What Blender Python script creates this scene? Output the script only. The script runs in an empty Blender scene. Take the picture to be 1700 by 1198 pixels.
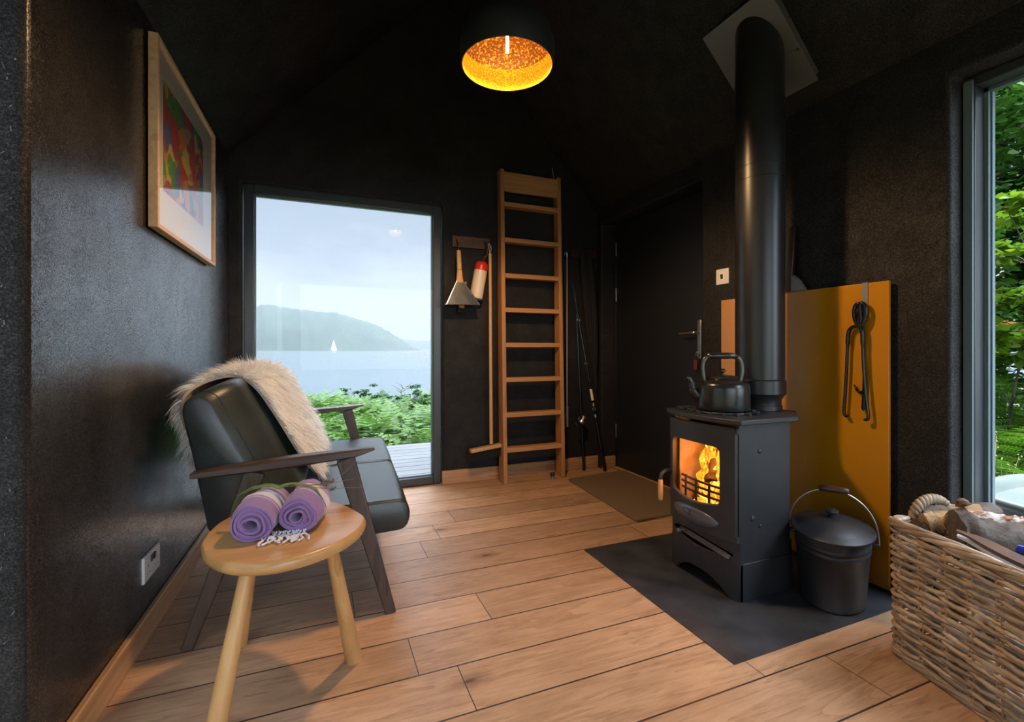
import bpy, bmesh, math, random
import numpy as np
from mathutils import Vector, Matrix, Euler, noise as mnoise
random.seed(7); rng = np.random.default_rng(7)
SC = bpy.context.scene
COL = SC.collection
PI = math.pi

# ------------------------------------------------------------------ camera
cam = bpy.data.cameras.new('camera'); camo = bpy.data.objects.new('camera', cam); COL.objects.link(camo)
camo.location = (0, 0, 0.95)
camo.rotation_euler = (PI/2, 0, -math.atan(320/775))
cam.sensor_width = 36; cam.lens = 775/1700*36; cam.shift_y = -21/1700
cam.clip_start = 0.02; cam.clip_end = 20000
SC.camera = camo

# ------------------------------------------------------------------ sky, exposure
SC.view_settings.view_transform = 'Standard'; SC.view_settings.look = 'None'
SC.view_settings.exposure = 0.0; SC.view_settings.gamma = 1.0
SC.cycles.max_bounces = 10; SC.cycles.diffuse_bounces = 5; SC.cycles.glossy_bounces = 4
SC.cycles.transparent_max_bounces = 24; SC.cycles.transmission_bounces = 6
SC.cycles.sample_clamp_indirect = 6.0; SC.cycles.use_denoising = True
SC.cycles.caustics_reflective = False; SC.cycles.caustics_refractive = False

W = bpy.data.worlds.new('overcast_sky'); SC.world = W; W.use_nodes = True
nt = W.node_tree; nt.nodes.clear()
def N(nt, t, **kw):
    n = nt.nodes.new(t)
    for k, v in kw.items():
        if k.startswith('_'): setattr(n, k[1:], v)
        else: n.inputs[k.replace('__', ' ')].default_value = v
    return n
def ramp(nt, stops, src=None, interp='LINEAR'):
    r = nt.nodes.new('ShaderNodeValToRGB'); r.color_ramp.interpolation = interp
    e = r.color_ramp.elements
    while len(e) < len(stops): e.new(0.5)
    for i, (p, c) in enumerate(stops):
        e[i].position = p; e[i].color = (*c, 1) if len(c) == 3 else c
    if src is not None: nt.links.new(src, r.inputs[0])
    return r
def math_n(nt, op, a, b=None, c=None, clamp=False):
    n = nt.nodes.new('ShaderNodeMath'); n.operation = op; n.use_clamp = clamp
    for i, v in enumerate((a, b, c)):
        if v is None: continue
        if isinstance(v, (int, float)): n.inputs[i].default_value = v
        else: nt.links.new(v, n.inputs[i])
    return n.outputs[0]
def mixc(nt, f, a, b, mode='MIX'):
    n = nt.nodes.new('ShaderNodeMix'); n.data_type = 'RGBA'; n.blend_type = mode
    for sock, v in ((n.inputs[0], f), (n.inputs[6], a), (n.inputs[7], b)):
        if isinstance(v, (int, float)): sock.default_value = v
        elif isinstance(v, tuple): sock.default_value = (*v[:3], 1)
        else: nt.links.new(v, sock)
    return n.outputs[2]
tc = N(nt, 'ShaderNodeTexCoord'); sep = N(nt, 'ShaderNodeSeparateXYZ'); nt.links.new(tc.outputs['Generated'], sep.inputs[0])
mp = N(nt, 'ShaderNodeMapping'); mp.inputs['Scale'].default_value = (1.4, 1.4, 4.5); nt.links.new(tc.outputs['Generated'], mp.inputs[0])
cl = N(nt, 'ShaderNodeTexNoise', Scale=2.3, Detail=5.0, Roughness=0.55); nt.links.new(mp.outputs[0], cl.inputs[0])
zz = math_n(nt, 'ADD', sep.outputs[2], math_n(nt, 'MULTIPLY', math_n(nt, 'SUBTRACT', cl.outputs[0], 0.5), 0.24))
sky = ramp(nt, [(0.0, (.52, .585, .635)), (.06, (.56, .625, .675)), (.14, (.54, .61, .67)), (.22, (.34, .41, .51)), (.36, (.31, .385, .49)), (.46, (.62, .72, .86)), (1.0, (.80, .88, 1.0))], zz)
up = math_n(nt, 'MULTIPLY', math_n(nt, 'SUBTRACT', sep.outputs[2], .42), 1.0/.35, clamp=True)      # sky overhead boosted, above the visible part, to light the room
back = math_n(nt, 'MULTIPLY', math_n(nt, 'SUBTRACT', math_n(nt, 'MULTIPLY', sep.outputs[1], -1.0), 0.05), 1.6, clamp=True)  # unseen sky behind the camera boosted too, as fill
west = math_n(nt, 'MULTIPLY', math_n(nt, 'ADD', sep.outputs[0], .55), 1.45, clamp=True)      # boost held back on the west side to keep the left reveal dark
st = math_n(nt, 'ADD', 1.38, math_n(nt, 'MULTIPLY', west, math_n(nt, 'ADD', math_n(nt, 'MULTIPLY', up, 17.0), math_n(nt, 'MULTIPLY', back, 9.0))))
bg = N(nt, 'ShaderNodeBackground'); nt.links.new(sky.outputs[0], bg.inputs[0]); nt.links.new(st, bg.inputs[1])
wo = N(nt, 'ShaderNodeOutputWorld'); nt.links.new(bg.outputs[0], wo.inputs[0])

# ------------------------------------------------------------------ materials
def newmat(name):
    m = bpy.data.materials.new(name); m.use_nodes = True
    t = m.node_tree; t.nodes.clear()
    o = N(t, 'ShaderNodeOutputMaterial')
    return m, t, o
def P_mat(name, col, rough=.5, metal=0, spec=.5, var=None, vscale=12, stretch=(1, 1, 1), bump=0, bscale=60, bstretch=(1, 1, 1), vlo=.35, vhi=.65, coat=0, rvar=0, island=0, emit=None, detail=5):
    m, t, o = newmat(name)
    b = N(t, 'ShaderNodeBsdfPrincipled'); t.links.new(b.outputs[0], o.inputs[0])
    b.inputs['Base Color'].default_value = (*col, 1); b.inputs['Roughness'].default_value = rough
    b.inputs['Metallic'].default_value = metal; b.inputs['Specular IOR Level'].default_value = spec
    b.inputs['Coat Weight'].default_value = coat; b.inputs['Coat Roughness'].default_value = .15
    tc = N(t, 'ShaderNodeTexCoord')
    src = None
    if var is not None:
        mp = N(t, 'ShaderNodeMapping'); mp.inputs['Scale'].default_value = stretch; t.links.new(tc.outputs['Object'], mp.inputs[0])
        n = N(t, 'ShaderNodeTexNoise', Scale=vscale, Detail=float(detail), Roughness=.6); t.links.new(mp.outputs[0], n.inputs[0])
        r = ramp(t, [(vlo, col), (vhi, var)], n.outputs[0]); src = r.outputs[0]
        if rvar:
            rr = math_n(t, 'ADD', math_n(t, 'MULTIPLY', n.outputs[0], rvar), rough - rvar*.5); t.links.new(rr, b.inputs['Roughness'])
    if island:
        g = N(t, 'ShaderNodeNewGeometry')
        h = N(t, 'ShaderNodeHueSaturation'); h.inputs['Value'].default_value = 1
        v = math_n(t, 'ADD', 1 - island*.5, math_n(t, 'MULTIPLY', g.outputs['Random Per Island'], island))
        t.links.new(v, h.inputs['Value'])
        if src is not None: t.links.new(src, h.inputs['Color'])
        else: h.inputs['Color'].default_value = (*col, 1)
        src = h.outputs[0]
    if src is not None: t.links.new(src, b.inputs['Base Color'])
    if bump:
        mp2 = N(t, 'ShaderNodeMapping'); mp2.inputs['Scale'].default_value = bstretch; t.links.new(tc.outputs['Object'], mp2.inputs[0])
        n2 = N(t, 'ShaderNodeTexNoise', Scale=bscale, Detail=6.0, Roughness=.62); t.links.new(mp2.outputs[0], n2.inputs[0])
        bp = N(t, 'ShaderNodeBump', Strength=1.0, Distance=bump); t.links.new(n2.outputs[0], bp.inputs['Height']); t.links.new(bp.outputs[0], b.inputs['Normal'])
    if emit: b.inputs['Emission Color'].default_value = (*emit[0], 1); b.inputs['Emission Strength'].default_value = emit[1]
    return m
def wood(name, c1, c2, axis=0, rough=.45, scale=9, ratio=14, bump=.0006, vlo=.36, vhi=.66, knots=False):
    """long grain running along one local axis"""
    m, t, o = newmat(name)
    b = N(t, 'ShaderNodeBsdfPrincipled'); t.links.new(b.outputs[0], o.inputs[0]); b.inputs['Roughness'].default_value = rough
    tc = N(t, 'ShaderNodeTexCoord'); mp = N(t, 'ShaderNodeMapping'); s = [1.0]*3; s[axis] = 1/ratio; mp.inputs['Scale'].default_value = s
    t.links.new(tc.outputs['Object'], mp.inputs[0])
    n = N(t, 'ShaderNodeTexNoise', Scale=float(scale*4), Detail=6.0, Roughness=.6, Distortion=.6); t.links.new(mp.outputs[0], n.inputs[0])
    n1 = N(t, 'ShaderNodeTexNoise', Scale=float(scale), Detail=2.0, Distortion=1.4); t.links.new(mp.outputs[0], n1.inputs[0])
    f = math_n(t, 'ADD', math_n(t, 'MULTIPLY', n.outputs[0], .72), math_n(t, 'MULTIPLY', math_n(t, 'FRACT', math_n(t, 'MULTIPLY', n1.outputs[0], 3.5)), .28))
    r = ramp(t, [(vlo-.1, c2), (vhi, c1)], f); src = r.outputs[0]
    if knots:
        v = N(t, 'ShaderNodeTexVoronoi', Scale=3.1); mp3 = N(t, 'ShaderNodeMapping'); s3 = [1.0]*3; s3[axis] = .5; mp3.inputs['Scale'].default_value = s3
        t.links.new(tc.outputs['Object'], mp3.inputs[0]); t.links.new(mp3.outputs[0], v.inputs[0])
        k = ramp(t, [(.03, (.25, .25, .25)), (.09, (1, 1, 1))], v.outputs['Distance']); src = mixc(t, 1.0, src, k.outputs[0], 'MULTIPLY')
    t.links.new(src, b.inputs['Base Color'])
    bp = N(t, 'ShaderNodeBump', Strength=1.0, Distance=bump); t.links.new(f, bp.inputs['Height']); t.links.new(bp.outputs[0], b.inputs['Normal'])
    return m
def glass_mat(name, tint=(.97, .985, .98), gain=1.0):
    m, t, o = newmat(name)
    tr = N(t, 'ShaderNodeBsdfTransparent'); tr.inputs[0].default_value = (*tint, 1)
    gl = N(t, 'ShaderNodeBsdfGlossy', Roughness=0.0); fr = N(t, 'ShaderNodeFresnel', IOR=1.45)
    g = N(t, 'ShaderNodeNewGeometry'); front = math_n(t, 'SUBTRACT', 1.0, g.outputs['Backfacing'])
    mx = N(t, 'ShaderNodeMixShader'); t.links.new(math_n(t, 'MULTIPLY', math_n(t, 'MULTIPLY', fr.outputs[0], gain, clamp=True), front), mx.inputs[0])
    t.links.new(tr.outputs[0], mx.inputs[1]); t.links.new(gl.outputs[0], mx.inputs[2]); t.links.new(mx.outputs[0], o.inputs[0])
    return m
def plaster(name, c1, c2, rough, bump, spec=.5):
    """black clay plaster: coarse trowel relief, fine grit, a slight satin"""
    m, t, o = newmat(name)
    b = N(t, 'ShaderNodeBsdfPrincipled'); t.links.new(b.outputs[0], o.inputs[0]); b.inputs['IOR'].default_value = 1.5 if spec < .6 else 1.9
    tc = N(t, 'ShaderNodeTexCoord')
    gs = N(t, 'ShaderNodeTexNoise', Scale=240.0, Detail=3.0, Roughness=.75); t.links.new(tc.outputs['Object'], gs.inputs[0])
    gp_n = N(t, 'ShaderNodeTexNoise', Scale=9.0, Detail=5.0, Roughness=.7); t.links.new(tc.outputs['Object'], gp_n.inputs[0])
    gl_ = ramp(t, [(.40, (.02, .02, .02)), (.53, (.30, .30, .30)), (.64, (1, 1, 1))], math_n(t, 'ADD', math_n(t, 'MULTIPLY', gs.outputs[0], .8), math_n(t, 'MULTIPLY', gp_n.outputs[0], .22)))      # polished grains beside dull ones
    t.links.new(math_n(t, 'MULTIPLY', gl_.outputs[0], spec*1.25), b.inputs['Specular IOR Level'])
    n = N(t, 'ShaderNodeTexNoise', Scale=3.0, Detail=8.0, Roughness=.65); t.links.new(tc.outputs['Object'], n.inputs[0])
    r = ramp(t, [(.3, c1), (.7, c2)], n.outputs[0])
    ng = N(t, 'ShaderNodeTexNoise', Scale=190.0, Detail=3.0, Roughness=.7); t.links.new(tc.outputs['Object'], ng.inputs[0])
    gr = ramp(t, [(.60, (0, 0, 0)), (.74, (1, 1, 1))], ng.outputs[0])      # pale grit and chaff in the clay
    t.links.new(mixc(t, gr.outputs[0], r.outputs[0], (.085, .080, .074)), b.inputs['Base Color'])
    mp = N(t, 'ShaderNodeMapping'); mp.inputs['Scale'].default_value = (1, 1, .5); t.links.new(tc.outputs['Object'], mp.inputs[0])
    n1 = N(t, 'ShaderNodeTexNoise', Scale=300.0, Detail=3.0, Roughness=.6); t.links.new(mp.outputs[0], n1.inputs[0])
    n2 = N(t, 'ShaderNodeTexNoise', Scale=28.0, Detail=4.0, Roughness=.6); t.links.new(mp.outputs[0], n2.inputs[0])
    h = math_n(t, 'ADD', math_n(t, 'MULTIPLY', n1.outputs[0], .45), n2.outputs[0])
    bp = N(t, 'ShaderNodeBump', Strength=1.0, Distance=bump); t.links.new(h, bp.inputs['Height']); t.links.new(bp.outputs[0], b.inputs['Normal'])
    n3 = N(t, 'ShaderNodeTexNoise', Scale=330.0, Detail=2.0, Roughness=.6); t.links.new(tc.outputs['Object'], n3.inputs[0])
    rr = math_n(t, 'ADD', rough-.36, math_n(t, 'ADD', math_n(t, 'MULTIPLY', n.outputs[0], .2), math_n(t, 'MULTIPLY', n3.outputs[0], .52))); t.links.new(rr, b.inputs['Roughness'])
    return m
def leaf_mat(name, c1, c2, trans=.45, rough=.5, scale=1.5):
    m, t, o = newmat(name)
    g = N(t, 'ShaderNodeNewGeometry'); tc = N(t, 'ShaderNodeTexCoord')
    n = N(t, 'ShaderNodeTexNoise', Scale=scale, Detail=2.0); t.links.new(tc.outputs['Object'], n.inputs[0])
    f = math_n(t, 'ADD', math_n(t, 'MULTIPLY', g.outputs['Random Per Island'], .6), math_n(t, 'MULTIPLY', math_n(t, 'SUBTRACT', n.outputs[0], .3), 1.0), clamp=True)
    c = mixc(t, f, c1, c2)
    d = N(t, 'ShaderNodeBsdfPrincipled', Roughness=rough); t.links.new(c, d.inputs['Base Color']); d.inputs['Specular IOR Level'].default_value = .3
    tr = N(t, 'ShaderNodeBsdfTranslucent'); t.links.new(c, tr.inputs[0])
    mx = N(t, 'ShaderNodeMixShader', Fac=trans); t.links.new(d.outputs[0], mx.inputs[1]); t.links.new(tr.outputs[0], mx.inputs[2]); t.links.new(mx.outputs[0], o.inputs[0])
    return m
def emis(name, col, strength):
    m, t, o = newmat(name); e = N(t, 'ShaderNodeEmission', Strength=strength); e.inputs[0].default_value = (*col, 1); t.links.new(e.outputs[0], o.inputs[0]); return m

def floor_mat():
    m, t, o = newmat('oak_planks')
    b = N(t, 'ShaderNodeBsdfPrincipled'); t.links.new(b.outputs[0], o.inputs[0])
    tc = N(t, 'ShaderNodeTexCoord'); s = N(t, 'ShaderNodeSeparateXYZ'); t.links.new(tc.outputs['Object'], s.inputs[0])
    y = math_n(t, 'ADD', s.outputs[1], math_n(t, 'MULTIPLY', math_n(t, 'SUBTRACT', s.outputs[0], 1.15), .012))
    q = math_n(t, 'DIVIDE', math_n(t, 'SUBTRACT', y, .97 - 20*.188), .188); idx = math_n(t, 'FLOOR', q); fr = math_n(t, 'FRACT', q)
    wn = N(t, 'ShaderNodeTexWhiteNoise'); wn.noise_dimensions = '1D'; t.links.new(idx, wn.inputs['W'])
    xo = math_n(t, 'ADD', s.outputs[0], math_n(t, 'MULTIPLY', wn.outputs['Value'], 2.6))
    qx = math_n(t, 'DIVIDE', math_n(t, 'ADD', xo, 30.0), 2.4); ix = math_n(t, 'FLOOR', qx); fx = math_n(t, 'FRACT', qx)
    wn2 = N(t, 'ShaderNodeTexWhiteNoise'); wn2.noise_dimensions = '2D'
    cb = N(t, 'ShaderNodeCombineXYZ'); t.links.new(idx, cb.inputs[0]); t.links.new(ix, cb.inputs[1]); t.links.new(cb.outputs[0], wn2.inputs['Vector'])
    # grain coordinates, offset per board
    cv = N(t, 'ShaderNodeCombineXYZ'); t.links.new(math_n(t, 'ADD', math_n(t, 'MULTIPLY', s.outputs[0], .09), math_n(t, 'MULTIPLY', wn2.outputs['Value'], 37.0)), cv.inputs[0]); t.links.new(y, cv.inputs[1]); t.links.new(math_n(t, 'MULTIPLY', wn2.outputs['Value'], 11.0), cv.inputs[2])
    n1 = N(t, 'ShaderNodeTexNoise', Scale=150.0, Detail=6.0, Roughness=.7, Distortion=.3); t.links.new(cv.outputs[0], n1.inputs[0])
    n2 = N(t, 'ShaderNodeTexNoise', Scale=9.0, Detail=3.0, Distortion=1.2); t.links.new(cv.outputs[0], n2.inputs[0])
    ring = math_n(t, 'FRACT', math_n(t, 'MULTIPLY', n2.outputs[0], 7.0))
    g = math_n(t, 'ADD', math_n(t, 'MULTIPLY', n1.outputs[0], .78), math_n(t, 'MULTIPLY', ring, .22))
    base = ramp(t, [(.26, (.33, .17, .082)), (.46, (.50, .28, .145)), (.74, (.60, .355, .20))], g)
    h = N(t, 'ShaderNodeHueSaturation'); t.links.new(base.outputs[0], h.inputs['Color'])
    t.links.new(math_n(t, 'ADD', .80, math_n(t, 'MULTIPLY', wn2.outputs['Value'], .36)), h.inputs['Value'])
    h.inputs['Saturation'].default_value = .95
    # knots and smoky stains
    vv = N(t, 'ShaderNodeTexVoronoi', Scale=1.0); cv2 = N(t, 'ShaderNodeCombineXYZ'); t.links.new(math_n(t, 'MULTIPLY', s.outputs[0], 1.9), cv2.inputs[0]); t.links.new(math_n(t, 'MULTIPLY', y, 4.6), cv2.inputs[1]); t.links.new(cv2.outputs[0], vv.inputs[0])
    nd = N(t, 'ShaderNodeTexNoise', Scale=30.0, Detail=3.0); t.links.new(tc.outputs['Object'], nd.inputs[0])
    kd = math_n(t, 'ADD', vv.outputs['Distance'], math_n(t, 'MULTIPLY', nd.outputs[0], .08))
    k = ramp(t, [(.065, (.25, .19, .17)), (.095, (.62, .55, .5)), (.22, (1, 1, 1))], kd)
    c = mixc(t, 1.0, h.outputs[0], k.outputs[0], 'MULTIPLY')
    ns = N(t, 'ShaderNodeTexNoise', Scale=2.6, Detail=4.0); t.links.new(cv2.outputs[0], ns.inputs[0])
    st = ramp(t, [(.38, (.84, .82, .8)), (.55, (1, 1, 1))], ns.outputs[0]); c = mixc(t, .8, c, st.outputs[0], 'MULTIPLY')
    e1 = math_n(t, 'MULTIPLY', math_n(t, 'GREATER_THAN', fr, .014), math_n(t, 'LESS_THAN', fr, .986))
    e2 = math_n(t, 'GREATER_THAN', fx, .0012)
    e = math_n(t, 'MULTIPLY', e1, e2)
    c = mixc(t, e, (.045, .022, .012), c)
    t.links.new(c, b.inputs['Base Color'])
    t.links.new(math_n(t, 'ADD', .34, math_n(t, 'MULTIPLY', n1.outputs[0], .22)), b.inputs['Roughness'])
    bp = N(t, 'ShaderNodeBump', Strength=1.0, Distance=.0016); t.links.new(math_n(t, 'ADD', e, math_n(t, 'MULTIPLY', n1.outputs[0], .25)), bp.inputs['Height']); t.links.new(bp.outputs[0], b.inputs['Normal'])
    return m
MT = {}
MT['floor'] = floor_mat()
MT['plaster'] = plaster('black_clay_plaster', (.0125, .0115, .0115), (.023, .021, .021), .27, .00022, 1.0)
MT['plaster_dull'] = plaster('black_clay_plaster_end', (.0125, .0115, .0115), (.023, .021, .021), .6, .0025)
MT['straw'] = P_mat('straw_fleck', (.22, .20, .17), .35, island=.8)
MT['oak'] = wood('oak_trim', (.50, .28, .135), (.30, .15, .065), 1, rough=.42)
MT['oak_x'] = wood('oak_trim_x', (.50, .28, .135), (.30, .15, .065), 0, rough=.42)
MT['pale_oak'] = wood('pale_oak', (.62, .40, .21), (.46, .27, .125), 1, rough=.4)
MT['pale_oak_z'] = wood('pale_oak_z', (.62, .40, .21), (.46, .27, .125), 2, rough=.4)
MT['pine_z'] = wood('pine_z', (.50, .24, .095), (.34, .145, .05), 2, rough=.45, knots=True, ratio=10)
MT['pine_x'] = wood('pine_x', (.54, .27, .11), (.38, .17, .06), 0, rough=.45)
MT['beech_z'] = wood('beech_z', (.62, .36, .15), (.48, .25, .09), 2, rough=.4)
MT['table'] = wood('oiled_oak_table', (.56, .31, .12), (.33, .155, .05), 0, rough=.3, scale=5, ratio=9)
MT['table_z'] = wood('oiled_oak_legs', (.56, .31, .12), (.36, .18, .06), 2, rough=.34, scale=6, ratio=8)
MT['walnut'] = wood('walnut', (.070, .042, .029), (.028, .017, .013), 0, rough=.38, scale=8, ratio=10)
MT['walnut_z'] = wood('walnut_z', (.070, .042, .029), (.028, .017, .013), 2, rough=.38, scale=8, ratio=10)
MT['leather'] = P_mat('dark_green_leather', (.020, .025, .023), .36, var=(.034, .040, .037), vscale=5, bump=.0006, bscale=120, rvar=.12)
MT['thread'] = P_mat('leather_piping', (.012, .013, .013), .45)
MT['iron'] = P_mat('matt_black_iron', (.016, .017, .019), .48, var=(.022, .023, .026), vscale=8, bump=.0004, bscale=300)
MT['iron_grey'] = P_mat('grey_enamel_lip', (.10, .11, .13), .3, metal=.3)
MT['pipe'] = P_mat('satin_black_flue', (.012, .012, .013), .33, var=(.016, .016, .017), vscale=6, rvar=.1)
MT['plate'] = P_mat('flue_plate', (.10, .101, .106), .45, metal=.0)
MT['kettle'] = P_mat('black_cast_kettle', (.012, .012, .012), .25, var=(.020, .019, .018), vscale=14, rvar=.15)
MT['steel'] = P_mat('brushed_steel', (.55, .55, .56), .28, metal=1)
MT['dark_steel'] = P_mat('aged_steel', (.09, .082, .072), .4, metal=1)
MT['zinc'] = P_mat('zinc_sheet', (.62, .64, .66), .22, metal=1, var=(.42, .44, .46), vscale=20)
MT['yellow'] = P_mat('mustard_enamel', (.50, .215, .005), .22, spec=.5)
MT['yellow_edge'] = P_mat('board_edge', (.30, .13, .01), .5)
MT['slate'] = P_mat('slate', (.018, .019, .022), .5, var=(.046, .047, .053), vscale=7, bump=.0022, bscale=14, detail=8)
MT['white_plastic'] = P_mat('white_plastic', (.72, .70, .68), .3)
MT['black_plastic'] = P_mat('black_plastic', (.02, .02, .02), .4)
MT['frame'] = P_mat('dark_window_frame', (.030, .034, .040), .32, spec=.6)
MT['frame_out'] = P_mat('grey_blue_seal', (.13, .18, .20), .35)
MT['door'] = P_mat('dark_blue_door_paint', (.012, .0135, .0165), .42, bump=.0004, bscale=50)
MT['glass'] = glass_mat('window_glass', (.98, .99, .99), .4)
MT['pic_glass'] = glass_mat('picture_glass', (.98, .98, .98), 1.9)
MT['fire_glass'] = glass_mat('stove_glass', (.86, .80, .72), 1.0)
MT['mat_board'] = P_mat('cream_mount', (.82, .76, .66), .8)
MT['coir'] = P_mat('coir', (.15, .095, .05), .95, var=(.24, .16, .09), vscale=260, bump=.004, bscale=320)
MT['wool'] = P_mat('cream_wool', (.80, .75, .69), .85, var=(.90, .88, .85), vscale=3, island=.25)
MT['hide'] = P_mat('hide', (.36, .29, .23), .9)
MT['wicker'] = P_mat('grey_brown_rattan', (.30, .20, .115), .55, var=(.42, .335, .25), vscale=14, island=.75, bump=.0006, bscale=160)
MT['wicker_dark'] = P_mat('rattan_stakes', (.26, .19, .12), .6, island=.5)
MT['bark'] = P_mat('bark', (.050, .036, .028), .85, var=(.13, .10, .08), vscale=16, bump=.012, bscale=26)
MT['log_end'] = P_mat('split_wood', (.46, .30, .15), .75, var=(.30, .17, .075), vscale=30, bump=.003, bscale=50)
MT['log_white'] = P_mat('striped_split_log', (.66, .57, .50), .7, var=(.28, .12, .06), vscale=16, stretch=(.25, 2, 2), vlo=.47, vhi=.53)
MT['fibre'] = P_mat('shredded_fibre', (.42, .28, .12), .9, island=.8)
MT['card'] = P_mat('rusty_brown_bark', (.16, .065, .028), .8, var=(.08, .04, .025), vscale=20, bump=.002, bscale=40)
MT['paper'] = P_mat('pale_blue_paper', (.52, .54, .60), .6)
MT['blue'] = P_mat('blue_wrapper', (.01, .035, .32), .25)
MT['red'] = P_mat('red_cap', (.62, .03, .02), .35)
MT['cream_plastic'] = P_mat('cream_bottle', (.72, .60, .50), .4)
MT['rust'] = P_mat('old_stained_timber', (.14, .065, .03), .6, var=(.06, .03, .018), vscale=16, stretch=(.4, 1, 1), bump=.002, bscale=30)
MT['black_wood'] = P_mat('dark_brown_wood', (.045, .020, .012), .35)
MT['black_fabric'] = P_mat('black_fabric', (.006, .006, .006), .9)
MT['bristle'] = P_mat('dark_bristle', (.012, .011, .010), .8)
MT['carbon'] = P_mat('black_rod', (.008, .008, .009), .25)
MT['grey_metal'] = P_mat('grey_painted_pole', (.22, .21, .21), .4)
MT['white'] = P_mat('white', (.75, .75, .73), .5)
MT['brass'] = P_mat('brass', (.6, .42, .15), .3, metal=1)
MT['leather_red'] = P_mat('red_leather', (.16, .02, .022), .5)
MT['brick'] = P_mat('firebrick', (.42, .31, .22), .85, var=(.22, .15, .10), vscale=9)
MT['char'] = P_mat('charred_log', (.03, .018, .012), .9, bump=.006, bscale=30)
MT['grass_tie'] = P_mat('green_grass_blades', (.10, .17, .035), .55, var=(.17, .23, .07), vscale=30)
MT['stem'] = P_mat('dry_stem', (.20, .15, .09), .7)
MT['flower'] = P_mat('dry_flower', (.16, .09, .06), .8)
MT['deck'] = P_mat('wet_grey_deck', (.11, .113, .117), .35, var=(.16, .163, .167), vscale=6, stretch=(.15, 1, 1))
MT['tub'] = P_mat('weathered_white_tub', (.19, .21, .19), .35, var=(.14, .165, .15), vscale=3)
MT['hill'] = P_mat('wooded_hill', (.010, .026, .018), .95, var=(.022, .046, .026), vscale=.02, stretch=(1, 1, 1.5))
MT['ground'] = P_mat('dark_ground', (.035, .055, .018), .95, var=(.06, .08, .03), vscale=3)
MT['bracken'] = leaf_mat('bracken_green', (.022, .075, .010), (.12, .22, .035), .4, scale=1.0)
MT['fern'] = leaf_mat('fern_green', (.03, .105, .008), (.13, .26, .018), .45, scale=3)
MT['leaf_dark'] = leaf_mat('leaf_dark', (.010, .042, .008), (.035, .11, .018), .35)
MT['leaf_mid'] = leaf_mat('leaf_mid', (.018, .075, .010), (.08, .20, .02), .4)
MT['leaf_bright'] = leaf_mat('leaf_bright', (.05, .15, .008), (.20, .30, .018), .45)
MT['leaf_orange'] = leaf_mat('leaf_orange', (.55, .18, .03), (.6, .35, .05), .45)
MT['trunk'] = P_mat('grey_bark', (.10, .085, .07), .9, var=(.05, .045, .035), vscale=12, bump=.01, bscale=20)
MT['dry_plant'] = P_mat('dry_straw_stalks', (.42, .34, .16), .8)

# art: free swirls of colour
def art_mat():
    m, t, o = newmat('abstract_print'); b = N(t, 'ShaderNodeBsdfPrincipled', Roughness=.7); t.links.new(b.outputs[0], o.inputs[0])
    tc = N(t, 'ShaderNodeTexCoord')
    n = N(t, 'ShaderNodeTexNoise', Scale=5.0, Detail=1.0, Distortion=2.2); t.links.new(tc.outputs['Object'], n.inputs[0])
    v = N(t, 'ShaderNodeTexVoronoi', Scale=13.0); mx = N(t, 'ShaderNodeVectorMath'); mx.operation = 'ADD'
    sc = N(t, 'ShaderNodeVectorMath'); sc.operation = 'SCALE'; sc.inputs['Scale'].default_value = .12; t.links.new(n.outputs['Color'], sc.inputs[0])
    t.links.new(tc.outputs['Object'], mx.inputs[0]); t.links.new(sc.outputs[0], mx.inputs[1]); t.links.new(mx.outputs[0], v.inputs[0])
    s = N(t, 'ShaderNodeSeparateColor'); t.links.new(v.outputs['Color'], s.inputs[0])
    r = ramp(t, [(0, (.55, .08, .04)), (.16, (.12, .34, .09)), (.3, (.72, .26, .05)), (.45, (.14, .12, .32)), (.58, (.75, .55, .12)), (.7, (.45, .08, .10)), (.82, (.12, .20, .42)), (.92, (.55, .34, .22))], s.outputs[0], 'CONSTANT')
    w = N(t, 'ShaderNodeTexWave', Scale=9.0, Distortion=6.0); t.links.new(tc.outputs['Object'], w.inputs[0])
    r2 = ramp(t, [(.06, (.25, .2, .3)), (.12, (1, 1, 1))], w.outputs['Fac'])
    t.links.new(mixc(t, .85, r.outputs[0], r2.outputs[0], 'MULTIPLY'), b.inputs['Base Color'])
    return m
MT['art'] = art_mat()
# purple towel with white bands across the roll (local x = roll axis)
def towel_mat():
    m, t, o = newmat('purple_striped_cotton'); b = N(t, 'ShaderNodeBsdfPrincipled', Roughness=.9); t.links.new(b.outputs[0], o.inputs[0])
    tc = N(t, 'ShaderNodeTexCoord'); s = N(t, 'ShaderNodeSeparateXYZ'); t.links.new(tc.outputs['Object'], s.inputs[0])
    x = s.outputs[0]
    r = ramp(t, [(0, (.24, .125, .30)), (.22, (.27, .145, .33)), (.27, (.66, .60, .68)), (.285, (.30, .16, .36)), (.33, (.60, .55, .63)), (.55, (.27, .145, .33)), (.64, (.56, .50, .60)), (.66, (.27, .145, .33))], math_n(t, 'DIVIDE', x, .2), 'CONSTANT')
    n = N(t, 'ShaderNodeTexNoise', Scale=500.0, Detail=2.0); t.links.new(tc.outputs['Object'], n.inputs[0])
    n2 = N(t, 'ShaderNodeTexNoise', Scale=45.0, Detail=3.0); t.links.new(tc.outputs['Object'], n2.inputs[0])
    t.links.new(r.outputs[0], b.inputs['Base Color'])
    bp = N(t, 'ShaderNodeBump', Strength=1.0, Distance=.003); t.links.new(math_n(t, 'ADD', n2.outputs[0], math_n(t, 'MULTIPLY', n.outputs[0], .35)), bp.inputs['Height']); t.links.new(bp.outputs[0], b.inputs['Normal'])
    b.inputs['Sheen Weight'].default_value = .3
    return m
MT['towel'] = towel_mat()
MT['tassel'] = P_mat('white_cotton_fringe', (.72, .70, .76), .9)
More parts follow.
